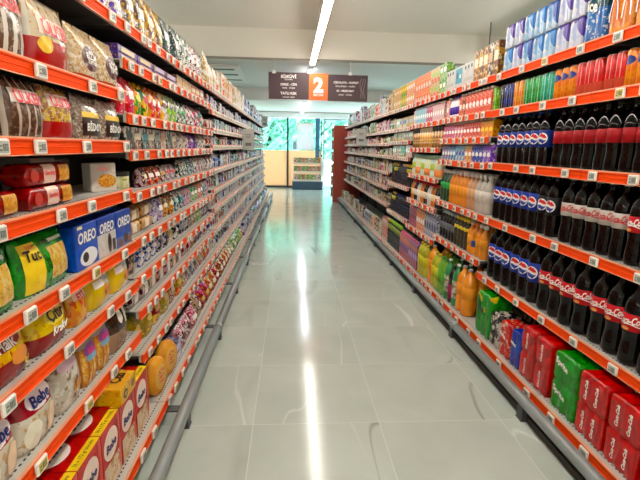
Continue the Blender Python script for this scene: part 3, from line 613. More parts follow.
def far(sh, wmin=.08, wmax=.13, hf=.86, pal=None, maxh=.26):
    y = sh.y0+.008
    while y < sh.y1-.09:
        w = RF.choice((.08,.09,.10,.12)); n = RF.choice((1,2,2,3)); c = RF.choice(pal or FARP[sh.side]); s, kind, cat, noun = RF.choice(FARK[sh.side])
        h = round(min(maxh, sh.gap*hf)*RF.choice((.72,.82,.92,1.0)), 3)
        p = farpack(s, c[0], c[1], c[2], w, h, kind, cat, noun)
        if y+w > sh.y1: w = .08; p = farpack(s, c[0], c[1], c[2], w, h, kind, cat, noun)
        for k in range(n):
            if y+w > sh.y1: break
            put(sh, p, y+w/2, .02+RF.uniform(0, .02)); y += w+.004
CREAM = [('E9DFC6','tan','white'),('EDE6D6','B89A6A','cream'),('F0E8DA','coral','white'),('E4D6B8','white','tan')]
for i in range(3, 11):
    for k, sh in enumerate(GL[i]):
        if k == 9: far(sh, maxh=.27 if i < 5 else .3, pal=CREAM if i < 6 else None)
        elif k == 0 and i == 3: seq(sh, [('8E1828','gold','white',2),('B03030','E8B860','cream',2),('D8C8A0','maroon','white',2)], .15, .15, kind='biscuit_bag', noun='bag', cat='biscuits', d=.11, scale=30)
        elif k == 0 and i == 4: seq(sh, [('E0D0A8','green','white',1),('2E5A3A','white','lime',2),('D8D8A8','green','yellow',2),('E8C8D0','maroon','pink',1)], .15, .16, kind='biscuit_bag', noun='bag', cat='biscuits', d=.11)
        else: far(sh, maxh=.2)

# ------------------------------------------------------------------ drinks side
# film multipacks
E1 = multipack('light blue and silver can pack', 2, 2, .0265, .136, pm('B8D4EC', 'white', '8AB4DC', diag=(1.15, '3F7FC8'), mott=.3, scale=9, rough=.2), kind='energy_drink_pack')
E2 = multipack('purple and white can pack', 2, 2, .0265, .136, pm('D8DCEE', 'white', 'B8C4E4', diag=(1.15, '4A2E96'), mott=.3, scale=9, rough=.2), kind='energy_drink_pack')
E3 = multipack('deep blue and white can pack', 2, 2, .0265, .136, pm('C8DCF0', 'white', '7AA8D8', diag=(.95, '1C50A8'), mott=.3, scale=9, rough=.2), kind='energy_drink_pack')
TP = multipack('tall blue bottle pack with dark teal top', 2, 2, .035, .25, pm('1E62A8', '2A78C0', 'D8E8F4', high=(.55, '164A58'), mott=.3, scale=40, rough=.2), 'ice', kind='bottle_multipack')
OP = multipack('tall orange drink pack with white rings', 2, 2, .036, .25, pm('E08A14', 'F2A82A', 'D06A0A', mott=.3, scale=32, rough=.2), None, kind='bottle_multipack')
OP = dict(OP); ring = MB()
for cx in (-.036, .036):
    ring.grid(lambda u, v, cx=cx: (cx+(.02+.006*v)*math.cos(PI*u), -.0735, .06+(.085+.006*v)*math.sin(PI*u)), 14, 1)
OP['parts'] = OP['parts']+[('white_arch_print', ring.mesh('white_arch_print', M_WHITE), 'white arch print', [])]
R0, R1, R2, R3, R4 = GR[:5]
t0, t1 = R0[5], R1[5]
for y in (1.125, 1.275, 1.425, 1.575, 1.725, 1.875): put(t0, OP, y, .02)
put(t1, TP, 2.04, .02)
y = 2.115
for k, p in enumerate((E2, E2, E1, E1, E3, E2, E1)):
    put(t1, p, y+.053, .02); put(t1, (E2, E2, E3, E1, E1, E2, E2)[k], y+.053, .02, t1.top+.1365, extra='upper '); y += .113
# sleek cans
def cprint(a, b, c, **k): return pm(a, b, None, scale=45, rough=.22, stripes=(3, c, .93), **k)
cO = can('orange can with blue crest', .029, .147, cprint('F08A1E', 'F7A33A', 'F8C070', mott=.4, blob=(.5, .72, .42, .12, '1E2E7A')))
cO2 = can('plain orange can with white print', .029, .147, cprint('F2911F', 'F7B45A', 'FCE3C0', mott=.45))
cR = can('red can with cream print', .029, .147, cprint('D4202A', 'E84A4A', 'F3D8CC', mott=.45, low=(.35, 'E06A5A')))
cG = can('green can with white print', .029, .147, cprint('1E9A4A', '37B36A', 'EAF4EA', mott=.45))
cT = can('teal can with pale print', .029, .147, cprint('2AA886', '4ABFA0', 'D8F0E8', mott=.4))
cN = can('navy can with blue print', .029, .147, cprint('161A4A', '2A3A9A', 'C8D0F0', mott=.4))
cK = can('black can with white print', .029, .147, cprint('17171A', '3A3A44', 'F0F0F0', mott=.45))
cL = can('lime can with green print', .029, .147, cprint('9ACB3E', '6AAA2A', 'E8F4C8', mott=.4))
fill(R0[4], .96, 1.40, [(cG, 3), (cO2, 4)], .02, .002, rows=2); fill(R0[4], 1.40, 1.95, [(cO2, 4), (cO, 3), (cR, 2)], .02, .002, rows=2)
fill(R1[4], 1.955, 2.95, [(cR, 3), (cO, 3), (cT, 2), (cG, 3), (cO2, 2), (cN, 2), (cK, 1), (cL, 2)], .02, .002, rows=2)
# bottles
ck3 = bottle('cola_bottle', 'dark cola bottle with plain red label', .0385, .28, 'cola', 'cola', 'black', '9A0A14', (.41,.62), None)
pp3 = bottle('cola_bottle', 'dark cola bottle with blue emblem label', .0395, .28, 'plain', 'cola', 'blue', '11287E', (.35,.66), 'globe')
ck4 = bottle('cola_bottle', 'dark cola bottle with red script label', .042, .308, 'cola', 'cola', 'red', 'C0101C', (.42,.62), 'script')
cl4 = bottle('diet_cola_bottle', 'dark cola bottle with silver label', .042, .308, 'cola', 'cola', 'silver', 'BDB4AC', (.42,.62), 'script_red')
pp4 = bottle('cola_bottle', 'dark cola bottle with blue emblem label', .042, .308, 'plain', 'cola', 'blue', '16349A', (.35,.66), 'globe')
pm4 = bottle('cola_bottle', 'dark cola bottle with black emblem label', .042, .308, 'plain', 'cola', 'black', '101018', (.36,.65), 'globe')
ck5 = bottle('cola_bottle', 'large cola bottle with red script label', .0495, .338, 'cola', 'cola', 'red', 'C0101C', (.42,.62), 'script')
pp5 = bottle('cola_bottle', 'large cola bottle with blue emblem label', .0485, .338, 'plain', 'cola', 'blue', '16349A', (.35,.66), 'globe')
fill(R0[3], .993, 1.952, [(ck3, 20)], .008, .003, .012, rows=2); fill(R1[3], 1.955, 2.30, [(ck3, 9)], .008, .003, .012, rows=2); fill(R1[3], 2.315, 2.95, [(pp3, 9)], .008, .003, .012, rows=2)
fill(R0[2], .984, 1.69, [(ck4, 20)], .008, .004, .012, rows=2); fill(R0[2], 1.69, 1.95, [(cl4, 9)], .008, .003, .012, rows=2); fill(R1[2], 1.955, 2.17, [(cl4, 9)], .008, .003, .012, rows=2)
fill(R1[2], 2.18, 2.36, [(pm4, 2)], .008, .003, .012, rows=2); fill(R1[2], 2.36, 2.95, [(pp4, 9)], .008, .003, .012, rows=2)
fill(R0[1], 1.026, 1.95, [(ck5, 20)], .008, .004, .012, rows=2); fill(R1[1], 1.955, 2.28, [(ck5, 9)], .008, .004, .012, rows=2); fill(R1[1], 2.275, 2.95, [(pp5, 9)], .008, .004, .012, rows=2)
# multipacks on the bottom deck
FR = pm('C4101A', 'D82A2A', 'A00C14', mott=.35, scale=14, rough=.16, bump=.25); FG = pm('16963A', '24AE4C', '0E7A2C', mott=.35, scale=14, rough=.16, bump=.25); FB = pm('1A34A8', '2A50C8', '122680', mott=.35, scale=14, rough=.16, bump=.25)
mR = multipack('red film can pack with white script', 3, 2, .029, .134, FR, 'Coca-Cola')
mR2 = multipack('tall red film can pack with white script', 2, 3, .033, .27, FR, 'Coca-Cola', lay=2)
mG = multipack('tall green film can pack with white lettering', 3, 2, .030, .27, FG, 'Sprite', lay=2)
mB = multipack('tall blue film can pack', 2, 2, .026, .2, FB, 'pepsi')
mr3 = multipack('short red film bottle pack', 2, 2, .032, .2, pm('C8221E', 'E04A38', 'F0C8B0', mott=.4, scale=26, rough=.2), 'cola')
mk = multipack('black and white film bottle pack', 2, 2, .034, .2, pm('1A1818', 'E8E0DC', '8A7A78', mott=.5, scale=26, rough=.2), None)
mgy = multipack('green and yellow film bottle pack', 3, 2, .036, .27, pm('1E8A34', '37A54A', 'F0E060', mott=.4, scale=32, rough=.2, diag=(.62, '1E8A34')) if False else pm('E6CE2A', '2C9A3A', '1E7A2E', mott=.75, scale=12, rough=.2), 'Schweppes' if False else 'fizz', 'darkgreen')
bq = R0[0]; bp_ = R1[0]
for y, p in ((1.06, mR), (1.245, mR), (1.43, mR), (1.613, mR)): put(bq, p, y, .02); put(bq, p, y, .02, bq.top+.1345, extra='upper ')
put(bq, mR, 1.34, .165, extra='rear '); put(bq, mR, 1.53, .165, extra='rear '); put(bq, mR, 1.34, .165, bq.top+.1345, extra='upper rear '); put(bq, mR, 1.53, .165, bq.top+.1345, extra='upper rear ')
put(bq, mG, 1.80, .022)
put(bp_, mR2, 1.985, .02); put(bp_, mR2, 2.125, .02)
put(bp_, mB, 2.252, .025); put(bp_, mr3, 2.378, .025); put(bp_, mk, 2.515, .03); put(bp_, mgy, 2.69, .025)
sb = bottle('glass_bottle', 'small dark glass bottle with pale cap', .024, .262, 'juice', '1A0C08', 'DCCCC8', 'AE2A2A', (.35,.55), None)
for rr in range(3):
    for k in range(5): put(bp_, sb, 2.26+k*.054, .17+rr*.052)
# second drinks bay past the colas
gC = gbox('juice_carton', 'D89A52', 'brown', 'cream', .075, .07, .215, 'carton', 'carton', scale=30); gC2 = gbox('juice_carton', 'brown', 'gold', 'cream', .075, .07, .215, 'carton', 'carton', scale=30)
fill(R2[6], 2.965, 3.36, [(gC2, 1), (gbox('juice_carton', '2A1C18', 'white', 'C8A070', .075, .07, .215, 'carton', 'carton', scale=30), 1), (gC, 1), (gC2, 1), (gC, 2)], .02)
wbx = box('bottle_crate_box', 'white carton with black hand holes', .19, .2, .165, pm('E6E4E2', 'D6D4D2', mott=.3, scale=10), labs=tuple([rect(-.06+.06*k, .135, .014, .012, '1C1A1A', 'hand_hole') for k in range(3)]+[rect(0, .05, .08, .012, 'B8B4B0', 'print')]), cat='carton')
wbt = box('bottle_crate_box', 'white carton with teal label', .19, .2, .165, pm('E6E4E2', 'D6D4D2', mott=.3, scale=10), labs=tuple([rect(0, .095, .07, .055, '1F9AB4', 'teal_label')]+[rect(-.03, .1, .018, .022, '12485A', 'print'), rect(.03, .09, .018, .014, 'D8F0F4', 'print')]), cat='carton')
fill(R2[6], 3.365, 3.95, [(wbx, 1), (wbt, 1), (wbx, 1)], .02)
co = lambda *a, **k: carton('%s drink carton with %s print' % (CN(a[0]), CN(a[1])), k.get('w', .062), .062, k.get('h', .165), pm(a[0], a[1], a[2], scale=30, mott=.35), a[3] if len(a) > 3 else 'white', True, 'juice_carton', (a[2], .5, .14, 'oval'))
fill(R2[5], 2.955, 3.95, [(cL, 1), (co('coral','F58A70','white'), 7), (co('7A3A24','orange','cream'), 1), (co('F07A3A','red','white'), 1), (bottle('yogurt_drink_bottle', 'white drink bottle with purple sleeve', .027, .17, 'juice', 'F0ECF4', 'purple', '4A2A9A', (.15,.5), None, .3), 4), (co('F0C8C0','coral','white'), 3)], .02, .003)
fill(R2[4], 2.955, 3.95, [(co('F5B62A','orange','yellow', h=.118), 3), (co('F06A2A','red','white', h=.118), 5), (co('D82A3A','pink','white', h=.118), 3), (co('E04A7A','magenta','white', h=.118), 4)], .02, .003)
fill(R2[3], 2.955, 3.95, [(co('8A4ACB','lilac','white', h=.13), 2), (co('2A2AA0','blue','white', h=.13), 3), (co('F2C82A','orange','white', h=.13), 2), (co('8AB8D8','white','blue', h=.13), 3), (co('2A4AA0','skyblue','white', h=.13), 2), (co('6A5A7A','lilac','white', h=.13), 3)], .02, .003)
jb = lambda look, liq, cap, lab, R=.036, H=.262, zl=(.3,.58), kind='juice_bottle': bottle(kind, look, R, H, 'juice', liq, cap, lab, zl, None, .12)
jO = jb('orange juice bottle with pale cap', 'E0861A', 'white', 'EE9A28'); jT = jb('pale peach juice bottle with white cap', 'C8926A', 'white', 'D8A67C'); jC = jb('clear drink bottle with white label', 'B8AEA4', 'white', 'D8CFC6'); jG = jb('dark green bottle with bright green label', '1E4A2E', 'white', '2AA84A', zl=(.4,.6))
fill(R2[2], 2.955, 3.95, [(jC, 3), (jT, 2), (jO, 5), (jG, 3)], .02, .004, rows=2)
kO = jb('orange soda bottle with white cap', 'E38A16', 'white', 'E7961E', .036, .232); kOb = jb('orange soda bottle with blue label', 'E38A16', 'orange', '1E4A8A', .036, .232, (.25,.45)); kY = jb('dark bottle with yellow cap and sleeve', '3A3420', 'yellow', 'D8C020', .033, .23, (.6,.7)); kB = jb('black bottle with grey label', '16141A', 'silver', '6A6A70', .033, .23, (.35,.6))
fill(R2[1], 2.955, 3.95, [(kO, 2), (kOb, 1), (kO, 1), (kY, 4), (kB, 5)], .02, .004, rows=2)
b2O = bottle('soda_bottle', 'large orange soda bottle', .05, .335, 'plain', 'EA8E14', 'grey', 'F09A22', (.38,.62), None); b2Y = bottle('soda_bottle', 'tall yellow green soda bottle', .041, .30, 'plain', 'B8B41E', 'yellow', 'D8CE2A', (.3,.62), None); b2G = bottle('soda_bottle', 'green soda bottle with white print', .041, .32, 'plain', '2A8A4A', 'white', pm('3AA860', 'white', 'E05040', mott=.5, scale=40), (.2,.62), None); b2L = bottle('soda_bottle', 'tall green soda bottle', .041, .30, 'plain', '6AA82A', 'green', '5AA42E', (.3,.62), None); b2M = bottle('soda_bottle', 'dark bottle with magenta label', .041, .29, 'plain', '1E1014', 'black', 'A02A5A', (.12,.5), None)
fill(R2[0], 2.975, 3.95, [(b2O, 2), (b2G, 1), (b2M, 1), (b2G, 1), (b2L, 2), (b2Y, 2)], .02, .004, rows=2)
# third drinks bay
oc = gbox('juice_carton', 'F08A3A', 'white', 'orange', .085, .07, .125, 'carton', 'carton'); oc2 = gbox('juice_carton', '5AA83A', 'lime', 'white', .085, .07, .125, 'carton', 'carton'); oc3 = gbox('juice_carton', 'E8D0B0', 'coral', 'lime', .085, .07, .125, 'carton', 'carton')
fill(R3[6], 3.955, 4.95, [(oc2, 2), (oc3, 3), (oc, 6)], .02, stack=2)
fill(R3[5], 3.955, 4.95, [(co('F3D8D0','pink','white'), 5), (co('D8406A','magenta','white'), 3), (co('A8D0DC','skyblue','white'), 6)], .02, .003)
jr = tin('juice_jar', 'brown jar with dark lid', .038, .19, pm('8A5A2A', 'C8963A', 'cream', scale=30), '2A2018', 'jar'); jr2 = tin('juice_jar', 'orange jar with pale lid', .038, .19, pm('E09A2A', 'F0BE5A', 'white', scale=30), 'E0D0A8', 'jar')
fill(R3[4], 3.955, 4.95, [(jr, 4), (jr2, 5), (jr, 2)], .02, .004)
yo = bottle('juice_drink_bottle', 'pale bottle with orange lower sleeve', .03, .2, 'juice', 'DCE4C0', 'mint', 'F0924A', (.05,.38), None, .25); yg = bottle('juice_drink_bottle', 'pale bottle with lime sleeve', .03, .2, 'juice', 'D0E4DC', 'mint', 'B8CC4A', (.3,.62), None, .25)
fill(R3[3], 3.955, 4.95, [(yo, 3), (yg, 2)], .02, .004)
rc = bottle('sauce_bottle', 'dark small bottle with red cap', .028, .205, 'juice', '2E1A16', 'red', 'E8D8C8', (.25,.55), None); rc2 = bottle('sauce_bottle', 'orange small bottle with red cap', .028, .205, 'juice', 'D87A2A', 'red', 'F0D8A8', (.25,.55), None); rc3 = bottle('sauce_bottle', 'clear small bottle with red cap', .028, .205, 'juice', 'D8D0C8', 'red', 'F0ECE8', (.25,.55), None)
fill(R3[2], 3.955, 4.95, [(rc, 2), (rc2, 2), (rc3, 2)], .02, .003)
fill(R3[1], 3.955, 4.95, [(co('D8D8E0','8A8AB0','navy', w=.07, h=.235), 5), (co('EE9A4A','orange','white', w=.07, h=.235), 4), (co('A01E5A','magenta','maroon', w=.07, h=.235), 4)], .02, .003)
fill(R3[0], 3.955, 4.95, [(b2Y, 3), (co('7A2A6A','D06A4A','lilac', 'magenta', w=.075, h=.28), 4), (co('C04A6A','orange','purple', 'magenta', w=.075, h=.28), 5)], .02, .004)
# fourth drinks bay
fill(R4[6], 4.955, 5.95, [(gbox('juice_carton', 'E8B070', 'orange', 'white', .085, .07, .125, 'carton', 'carton'), 4), (gbox('juice_carton', 'C8C04A', 'green', 'yellow', .085, .07, .125, 'carton', 'carton'), 3), (gbox('juice_carton', 'E0A868', 'tan', 'cream', .085, .07, .125, 'carton', 'carton'), 4)], .02, stack=2)
seq(R4[5], [('E0B870','gold','A8B0C8',3),('D8B060','white','blue',3),('DCE4D8','grey','white',2)], .1, .12, shape='box', kind='juice_carton', noun='carton', cat='carton')
seq(R4[4], [('C8922A','brown','gold',4),('D8A030','E8C870','brown',4)], .1, .1, shape='box', kind='juice_carton', noun='carton', cat='carton')
seq(R4[3], [('D8D0D0','coral','white',3),('2EA04A','white','green',2),('A87050','white','cream',2),('E8D8D8','maroon','white',2)], .1, .13, shape='box', kind='juice_carton', noun='carton', cat='carton')
dk = bottle('mineral_drink_bottle', 'dark bottle with yellow top', .03, .24, 'juice', '1C1A22', 'yellow', 'B8B03A', (.62,.8), None); dk2 = bottle('mineral_drink_bottle', 'dark navy bottle', .03, .24, 'juice', '16182C', 'navy', '20243C', (.3,.55), None); dk3 = bottle('mineral_drink_bottle', 'dark bottle with peach top', .03, .24, 'juice', '241C22', 'peach', '3A3038', (.3,.55), None)
fill(R4[2], 4.955, 5.95, [(dk, 3), (dk3, 4), (dk2, 3)], .02, .003)
fill(R4[1], 4.955, 5.95, [(dk2, 11), (dk, 3)], .02, .003)
fill(R4[0], 4.955, 5.95, [(bottle('mineral_drink_bottle', 'dark bottle with lime top', .034, .3, 'juice', '1C2028', 'lime', '8A9A4A', (.62,.8), None), 9), (gbox('juice_carton', 'D86A50', 'white', 'red', .1, .07, .28, 'carton', 'carton'), 3)], .02, .004)
for i in range(5, 10):
    for k, sh in enumerate(GR[i]): far(sh, maxh=.3 if k == 7 else .2)

# ------------------------------------------------------------------ labels of the products
def in_view(it):
    r, p = it[0], it[1]; w, d, h = p['size']; pt, yw, rl = .1989, .0655, .018
    fw = Vector((math.sin(yw)*math.cos(pt), math.cos(yw)*math.cos(pt), -math.sin(pt))); rt = Vector((math.cos(yw), -math.sin(yw), 0)); up = rt.cross(fw)
    a = rt*math.cos(rl)+up*math.sin(rl); b = -rt*math.sin(rl)+up*math.cos(rl)
    for sy in (-w/2, w/2):
        for z in (0, h*.5, h):
            v = Vector((r.location.x, r.location.y+sy, r.location.z+z-1.288)); k = v.dot(fw)
            if k > .05 and abs(v.dot(a)/k) < 316/460.26 and abs(v.dot(b)/k) < 238/460.26: return True
    return False
def finish_items():
    from collections import defaultdict
    cnt = defaultdict(list)
    for it in ITEMS: cnt[(it[2].side, it[2].bay, it[2].idx, it[4], it[1]['look'], it[0]['category'])].append(it)
    for key, lst in cnt.items():
        side, bay, idx, extra, look, cat = key; lst.sort(key=lambda q: q[3])
        rows = sorted(set(round(abs(q[0].location.x)/.04) for q in lst))
        sh = 'bottom shelf' if idx == 0 else ORD[idx]+' shelf up'
        where = '%s, %s %s bay' % (sh, ORD[bay], 'snack' if side == 'L' else 'drinks')
        seen = [q for q in lst if in_view(q)]; unseen = [q for q in lst if not in_view(q)]; unseen.reverse()
        for q, (r, p, s, y, e) in enumerate(unseen): r['label'] = '%s%s, %s unseen, %s' % (extra, look, ORD[q], where)
        for r, p, s, y, e in unseen: r['group'] = '%ss on the %s of the %s %s bay' % (p['kind'].replace('_', ' '), sh, ORD[bay], 'snack' if side == 'L' else 'drinks')
        lst = seen
        for n, (r, p, s, y, e) in enumerate(lst):
            r['label'] = ('%s%s, %s' % (extra, look, where)) if len(lst) == 1 else '%s%s, %s along %s' % (extra, look, ORD[n] if n < len(ORD) else 'last', where)
            r['group'] = '%ss on the %s of the %s %s bay' % (p['kind'].replace('_', ' '), sh, ORD[bay], 'snack' if side == 'L' else 'drinks')
finish_items()

# ------------------------------------------------------------------ bumper rails
def bumper(side, x, y0, y1):
    r = new('bumper_rail', None, None, (x, y0, 0)); sx = -1 if side == 'L' else 1
    tag(r, 'grey steel bumper pipe running along the floor in front of the %s side shelves' % ('snack' if side == 'L' else 'drinks'), 'bumper rail', 'bumper rails of the aisle')
    y = 0.0; L = y1-y0; n = 0
    while y < L-.05:
        e = min(y+2.0, L); new('pipe', MB().tube((0, y+.003, .1), (0, e-.003, .1), .027, 16).mesh('pipe', M_PIPE), r)
        if y > 0: new('joint_sleeve', MB().tube((0, y-.03, .1), (0, y+.03, .1), .0285, 16).mesh('joint_sleeve', M_PIPE), r)
        y = e
    if side == 'R': new('shade_strip', MB().box(.012, .07, .003, L-.003, 0, .03).mesh('shade_strip', mat('dark_brown_shade', '2E2822', .6)), r)  # dark strip added for the shaded floor between pipe and kick plate
    for k in range(int(L)+1):
        yy = .03+k*1.0
        if yy > L-.06: yy = L-.08
        gap = .13 if side == 'L' else .084
        b = MB().box(min(0, sx*gap), max(0, sx*gap), yy, yy+.05, .084, .09).box(-.012, .012, yy, yy+.05, 0, .084).box(-.016, .016, yy-.004, yy+.054, 0, .004)
        new('bracket', b.mesh('bracket', M_BRK), r)
bumper('L', -.478, .92, 11.95)
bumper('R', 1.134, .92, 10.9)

# ------------------------------------------------------------------ room
def tex_mat(name, build):
    m = bpy.data.materials.new(name); m.use_nodes = True; nt = m.node_tree; build(nt, nt.nodes, nt.links, nt.nodes['Principled BSDF']); return m
def floor_nodes(nt, N, K, b):
    tc = N.new('ShaderNodeTexCoord'); mp = N.new('ShaderNodeMapping'); mp.inputs['Location'].default_value = (.171, .43-.6*4, 0); K.new(tc.outputs['Object'], mp.inputs[0])
    br = N.new('ShaderNodeTexBrick'); br.offset = 0; br.inputs['Scale'].default_value = 1; br.inputs['Brick Width'].default_value = .6; br.inputs['Row Height'].default_value = .6; br.inputs['Mortar Size'].default_value = .002; br.inputs['Mortar Smooth'].default_value = .3
    K.new(mp.outputs[0], br.inputs['Vector'])
    br.inputs['Color1'].default_value = (0, 0, 0, 1); br.inputs['Color2'].default_value = (1, 1, 1, 1); br.inputs['Mortar'].default_value = (.5, .5, .5, 1)
    # each tile samples another part of the stone
    ad = N.new('ShaderNodeVectorMath'); ad.operation = 'MULTIPLY_ADD'; K.new(br.outputs['Color'], ad.inputs[0]); ad.inputs[1].default_value = (7, 5, 3); K.new(tc.outputs['Object'], ad.inputs[2])
    n1 = N.new('ShaderNodeTexNoise'); n1.inputs['Scale'].default_value = 2.2; n1.inputs['Detail'].default_value = 6; n1.inputs['Distortion'].default_value = .6; K.new(ad.outputs[0], n1.inputs['Vector'])
    r1 = N.new('ShaderNodeValToRGB'); e = r1.color_ramp.elements; e[0].position = .3; e[0].color = hexc('B6BFB6'); e[1].position = .72; e[1].color = hexc('C3CCC3'); K.new(n1.outputs[0], r1.inputs[0])
    def vein(scale, off, width, col, prev, dist, amt):
        n = N.new('ShaderNodeTexNoise'); n.inputs['Scale'].default_value = scale; n.inputs['Detail'].default_value = 3; n.inputs['Distortion'].default_value = dist*.6
        m2 = N.new('ShaderNodeMapping'); m2.inputs['Location'].default_value = (off, off*2, off); m2.inputs['Rotation'].default_value = (0, 0, .9); m2.inputs['Scale'].default_value = (1, .22, 1); K.new(ad.outputs[0], m2.inputs[0]); K.new(m2.outputs[0], n.inputs['Vector'])
        s = N.new('ShaderNodeMath'); s.operation = 'SUBTRACT'; s.inputs[1].default_value = .5; K.new(n.outputs[0], s.inputs[0])
        a = N.new('ShaderNodeMath'); a.operation = 'ABSOLUTE'; K.new(s.outputs[0], a.inputs[0])
        r = N.new('ShaderNodeMapRange'); r.inputs[1].default_value = 0; r.inputs[2].default_value = width; r.inputs[3].default_value = amt; r.inputs[4].default_value = 0; K.new(a.outputs[0], r.inputs[0])
        g = N.new('ShaderNodeTexNoise'); g.inputs['Scale'].default_value = 1.3; K.new(m2.outputs[0], g.inputs['Vector'])
        gr = N.new('ShaderNodeMapRange'); gr.inputs[1].default_value = .48; gr.inputs[2].default_value = .62; K.new(g.outputs[0], gr.inputs[0])
        mu = N.new('ShaderNodeMath'); mu.operation = 'MULTIPLY'; K.new(r.outputs[0], mu.inputs[0]); K.new(gr.outputs[0], mu.inputs[1])
        mx = N.new('ShaderNodeMix'); mx.data_type = 'RGBA'; K.new(mu.outputs[0], mx.inputs[0]); K.new(prev, mx.inputs[6]); mx.inputs[7].default_value = hexc(col); return mx.outputs[2]
    c = vein(1.2, 2.3, .006, 'E4E9E0', r1.outputs[0], .45, .9); c = vein(.8, 7.7, .003, '77766A', c, .5, .6); c = vein(1.5, 13.1, .035, '8F9488', c, .5, .35)
    mg = N.new('ShaderNodeMix'); mg.data_type = 'RGBA'; K.new(br.outputs['Fac'], mg.inputs[0]); K.new(c, mg.inputs[6]); mg.inputs[7].default_value = hexc('D4D9CE'); K.new(mg.outputs[2], b.inputs['Base Color'])
    b.inputs['Roughness'].default_value = .17; b.inputs['Specular IOR Level'].default_value = .42
    rr = N.new('ShaderNodeMapRange'); rr.inputs[3].default_value = .10; rr.inputs[4].default_value = .16; K.new(n1.outputs[0], rr.inputs[0]); K.new(rr.outputs[0], b.inputs['Roughness'])
def paint(name, col, var=.03, rough=.75):
    def f(nt, N, K, b):
        tc = N.new('ShaderNodeTexCoord'); n = N.new('ShaderNodeTexNoise'); n.inputs['Scale'].default_value = .9; n.inputs['Detail'].default_value = 3; K.new(tc.outputs['Object'], n.inputs['Vector'])
        h = N.new('ShaderNodeHueSaturation'); h.inputs['Color'].default_value = hexc(col); r = N.new('ShaderNodeMapRange'); r.inputs[3].default_value = 1-var; r.inputs[4].default_value = 1+var; K.new(n.outputs[0], r.inputs[0]); K.new(r.outputs[0], h.inputs['Value']); K.new(h.outputs[0], b.inputs['Base Color']); b.inputs['Roughness'].default_value = rough
    return tex_mat(name, f)
M_FLOOR = tex_mat('marble_tile', floor_nodes); M_CEIL = paint('ceiling_paint', 'ECE8DE'); M_CEIL2 = paint('far_ceiling_paint', 'E6E6E0'); M_WALL = paint('wall_paint', 'EAE6DA')
M_PAVE = paint('white_paving', 'E2E0DA', .06)
struct('floor', MB().box(-6, 6, -4, 14.9, -.1, 0).mesh('floor', M_FLOOR))
struct('ceiling', MB().box(-6, 6, -4, 7.75, 3.1, 3.25).mesh('ceiling', M_CEIL))
struct('ceiling_far', MB().box(-6, 6, 8.05, 11.4, 2.64, 2.8).mesh('ceiling_far', M_CEIL2))
struct('ceiling_low', MB().box(-6, 6, 11.4, 15.1, 2.36, 2.8).mesh('ceiling_low', M_CEIL2))
struct('trim_1', MB().box(-6, 6, 7.75, 8.05, 2.64, 3.25).mesh('trim_1', M_CEIL))
struct('trim_2', MB().box(-6, 6, 7.735, 7.75, 2.625, 2.66).mesh('trim_2', mat('shadow_gap_metal', '8C897E', .5)))
struct('wall_left', MB().box(-6.15, -6, -4, 15.1, 0, 3.25).mesh('wall_left', M_WALL))
struct('wall_right', MB().box(6, 6.15, -4, 15.1, 0, 3.25).mesh('wall_right', M_WALL))
struct('wall_back', MB().box(-6, 6, -4.15, -4, 0, 3.25).mesh('wall_back', M_WALL))
WY = 14.9
struct('wall_front', MB().box(-6, 6, WY, WY+.2, 2.33, 2.36).mesh('wall_front', M_WALL))
struct('trim_3', MB().box(-6, 6, WY-.06, WY+.2, 2.17, 2.33).mesh('trim_3', mat('white_lintel', 'F4F4F2', .4)))
M_FRAME = mat('dark_window_frame', '2C3438', .4); M_ALU = mat('pale_door_frame', 'B8CBD4', .35, .2); M_PEACH = mat('peach_window_film', 'F1C6A6', .5)
def translucent(name, base):
    m = base.copy(); m.name = name; N = m.node_tree.nodes; K = m.node_tree.links; b = N['Principled BSDF']; o = [n for n in N if n.type == 'OUTPUT_MATERIAL'][0]
    t = N.new('ShaderNodeBsdfTranslucent'); x = N.new('ShaderNodeMixShader'); x.inputs[0].default_value = .65
    if b.inputs['Base Color'].is_linked: K.new(b.inputs['Base Color'].links[0].from_socket, t.inputs[0])
    else: t.inputs[0].default_value = b.inputs['Base Color'].default_value
    K.new(b.outputs[0], x.inputs[1]); K.new(t.outputs[0], x.inputs[2]); K.new(x.outputs[0], o.inputs[0]); return m
M_PEACH = translucent('peach_film_sheet', M_PEACH)
def glass():
    m = bpy.data.materials.new('window_glass'); m.use_nodes = True; N = m.node_tree.nodes; K = m.node_tree.links; N.clear()
    o = N.new('ShaderNodeOutputMaterial'); t = N.new('ShaderNodeBsdfTransparent'); t.inputs[0].default_value = (.84, .97, .96, 1); g = N.new('ShaderNodeBsdfGlossy'); g.inputs['Roughness'].default_value = .02
    mx = N.new('ShaderNodeMixShader'); mx.inputs[0].default_value = .07; K.new(t.outputs[0], mx.inputs[1]); K.new(g.outputs[0], mx.inputs[2]); K.new(mx.outputs[0], o.inputs[0]); return m
M_GLASS = glass()
def window(n, x0, x1, fr, film=True):
    w = struct('window_%d' % n, MB().box(x0, x1, WY+.03, WY+.038, .06, 2.17).mesh('window_pane', M_GLASS))
    f = MB().box(x0, x0+.027, WY, WY+.07, 0, 2.17).box(x1-.027, x1, WY, WY+.07, 0, 2.17).box(x0+.027, x1-.027, WY, WY+.07, 0, .06)
    c = new('window_frame', f.mesh('window_frame', fr), w)
    if film: new('window_film', MB().box(x0+.027, x1-.027, WY+.01, WY+.028, .06, 1.17).mesh('window_film', M_PEACH), w)
window(1, -6, -3.0, M_FRAME); window(2, -3.0, -1.55, M_FRAME); window(3, -1.55, -.10, M_FRAME); window(4, -.10, .98, M_FRAME)
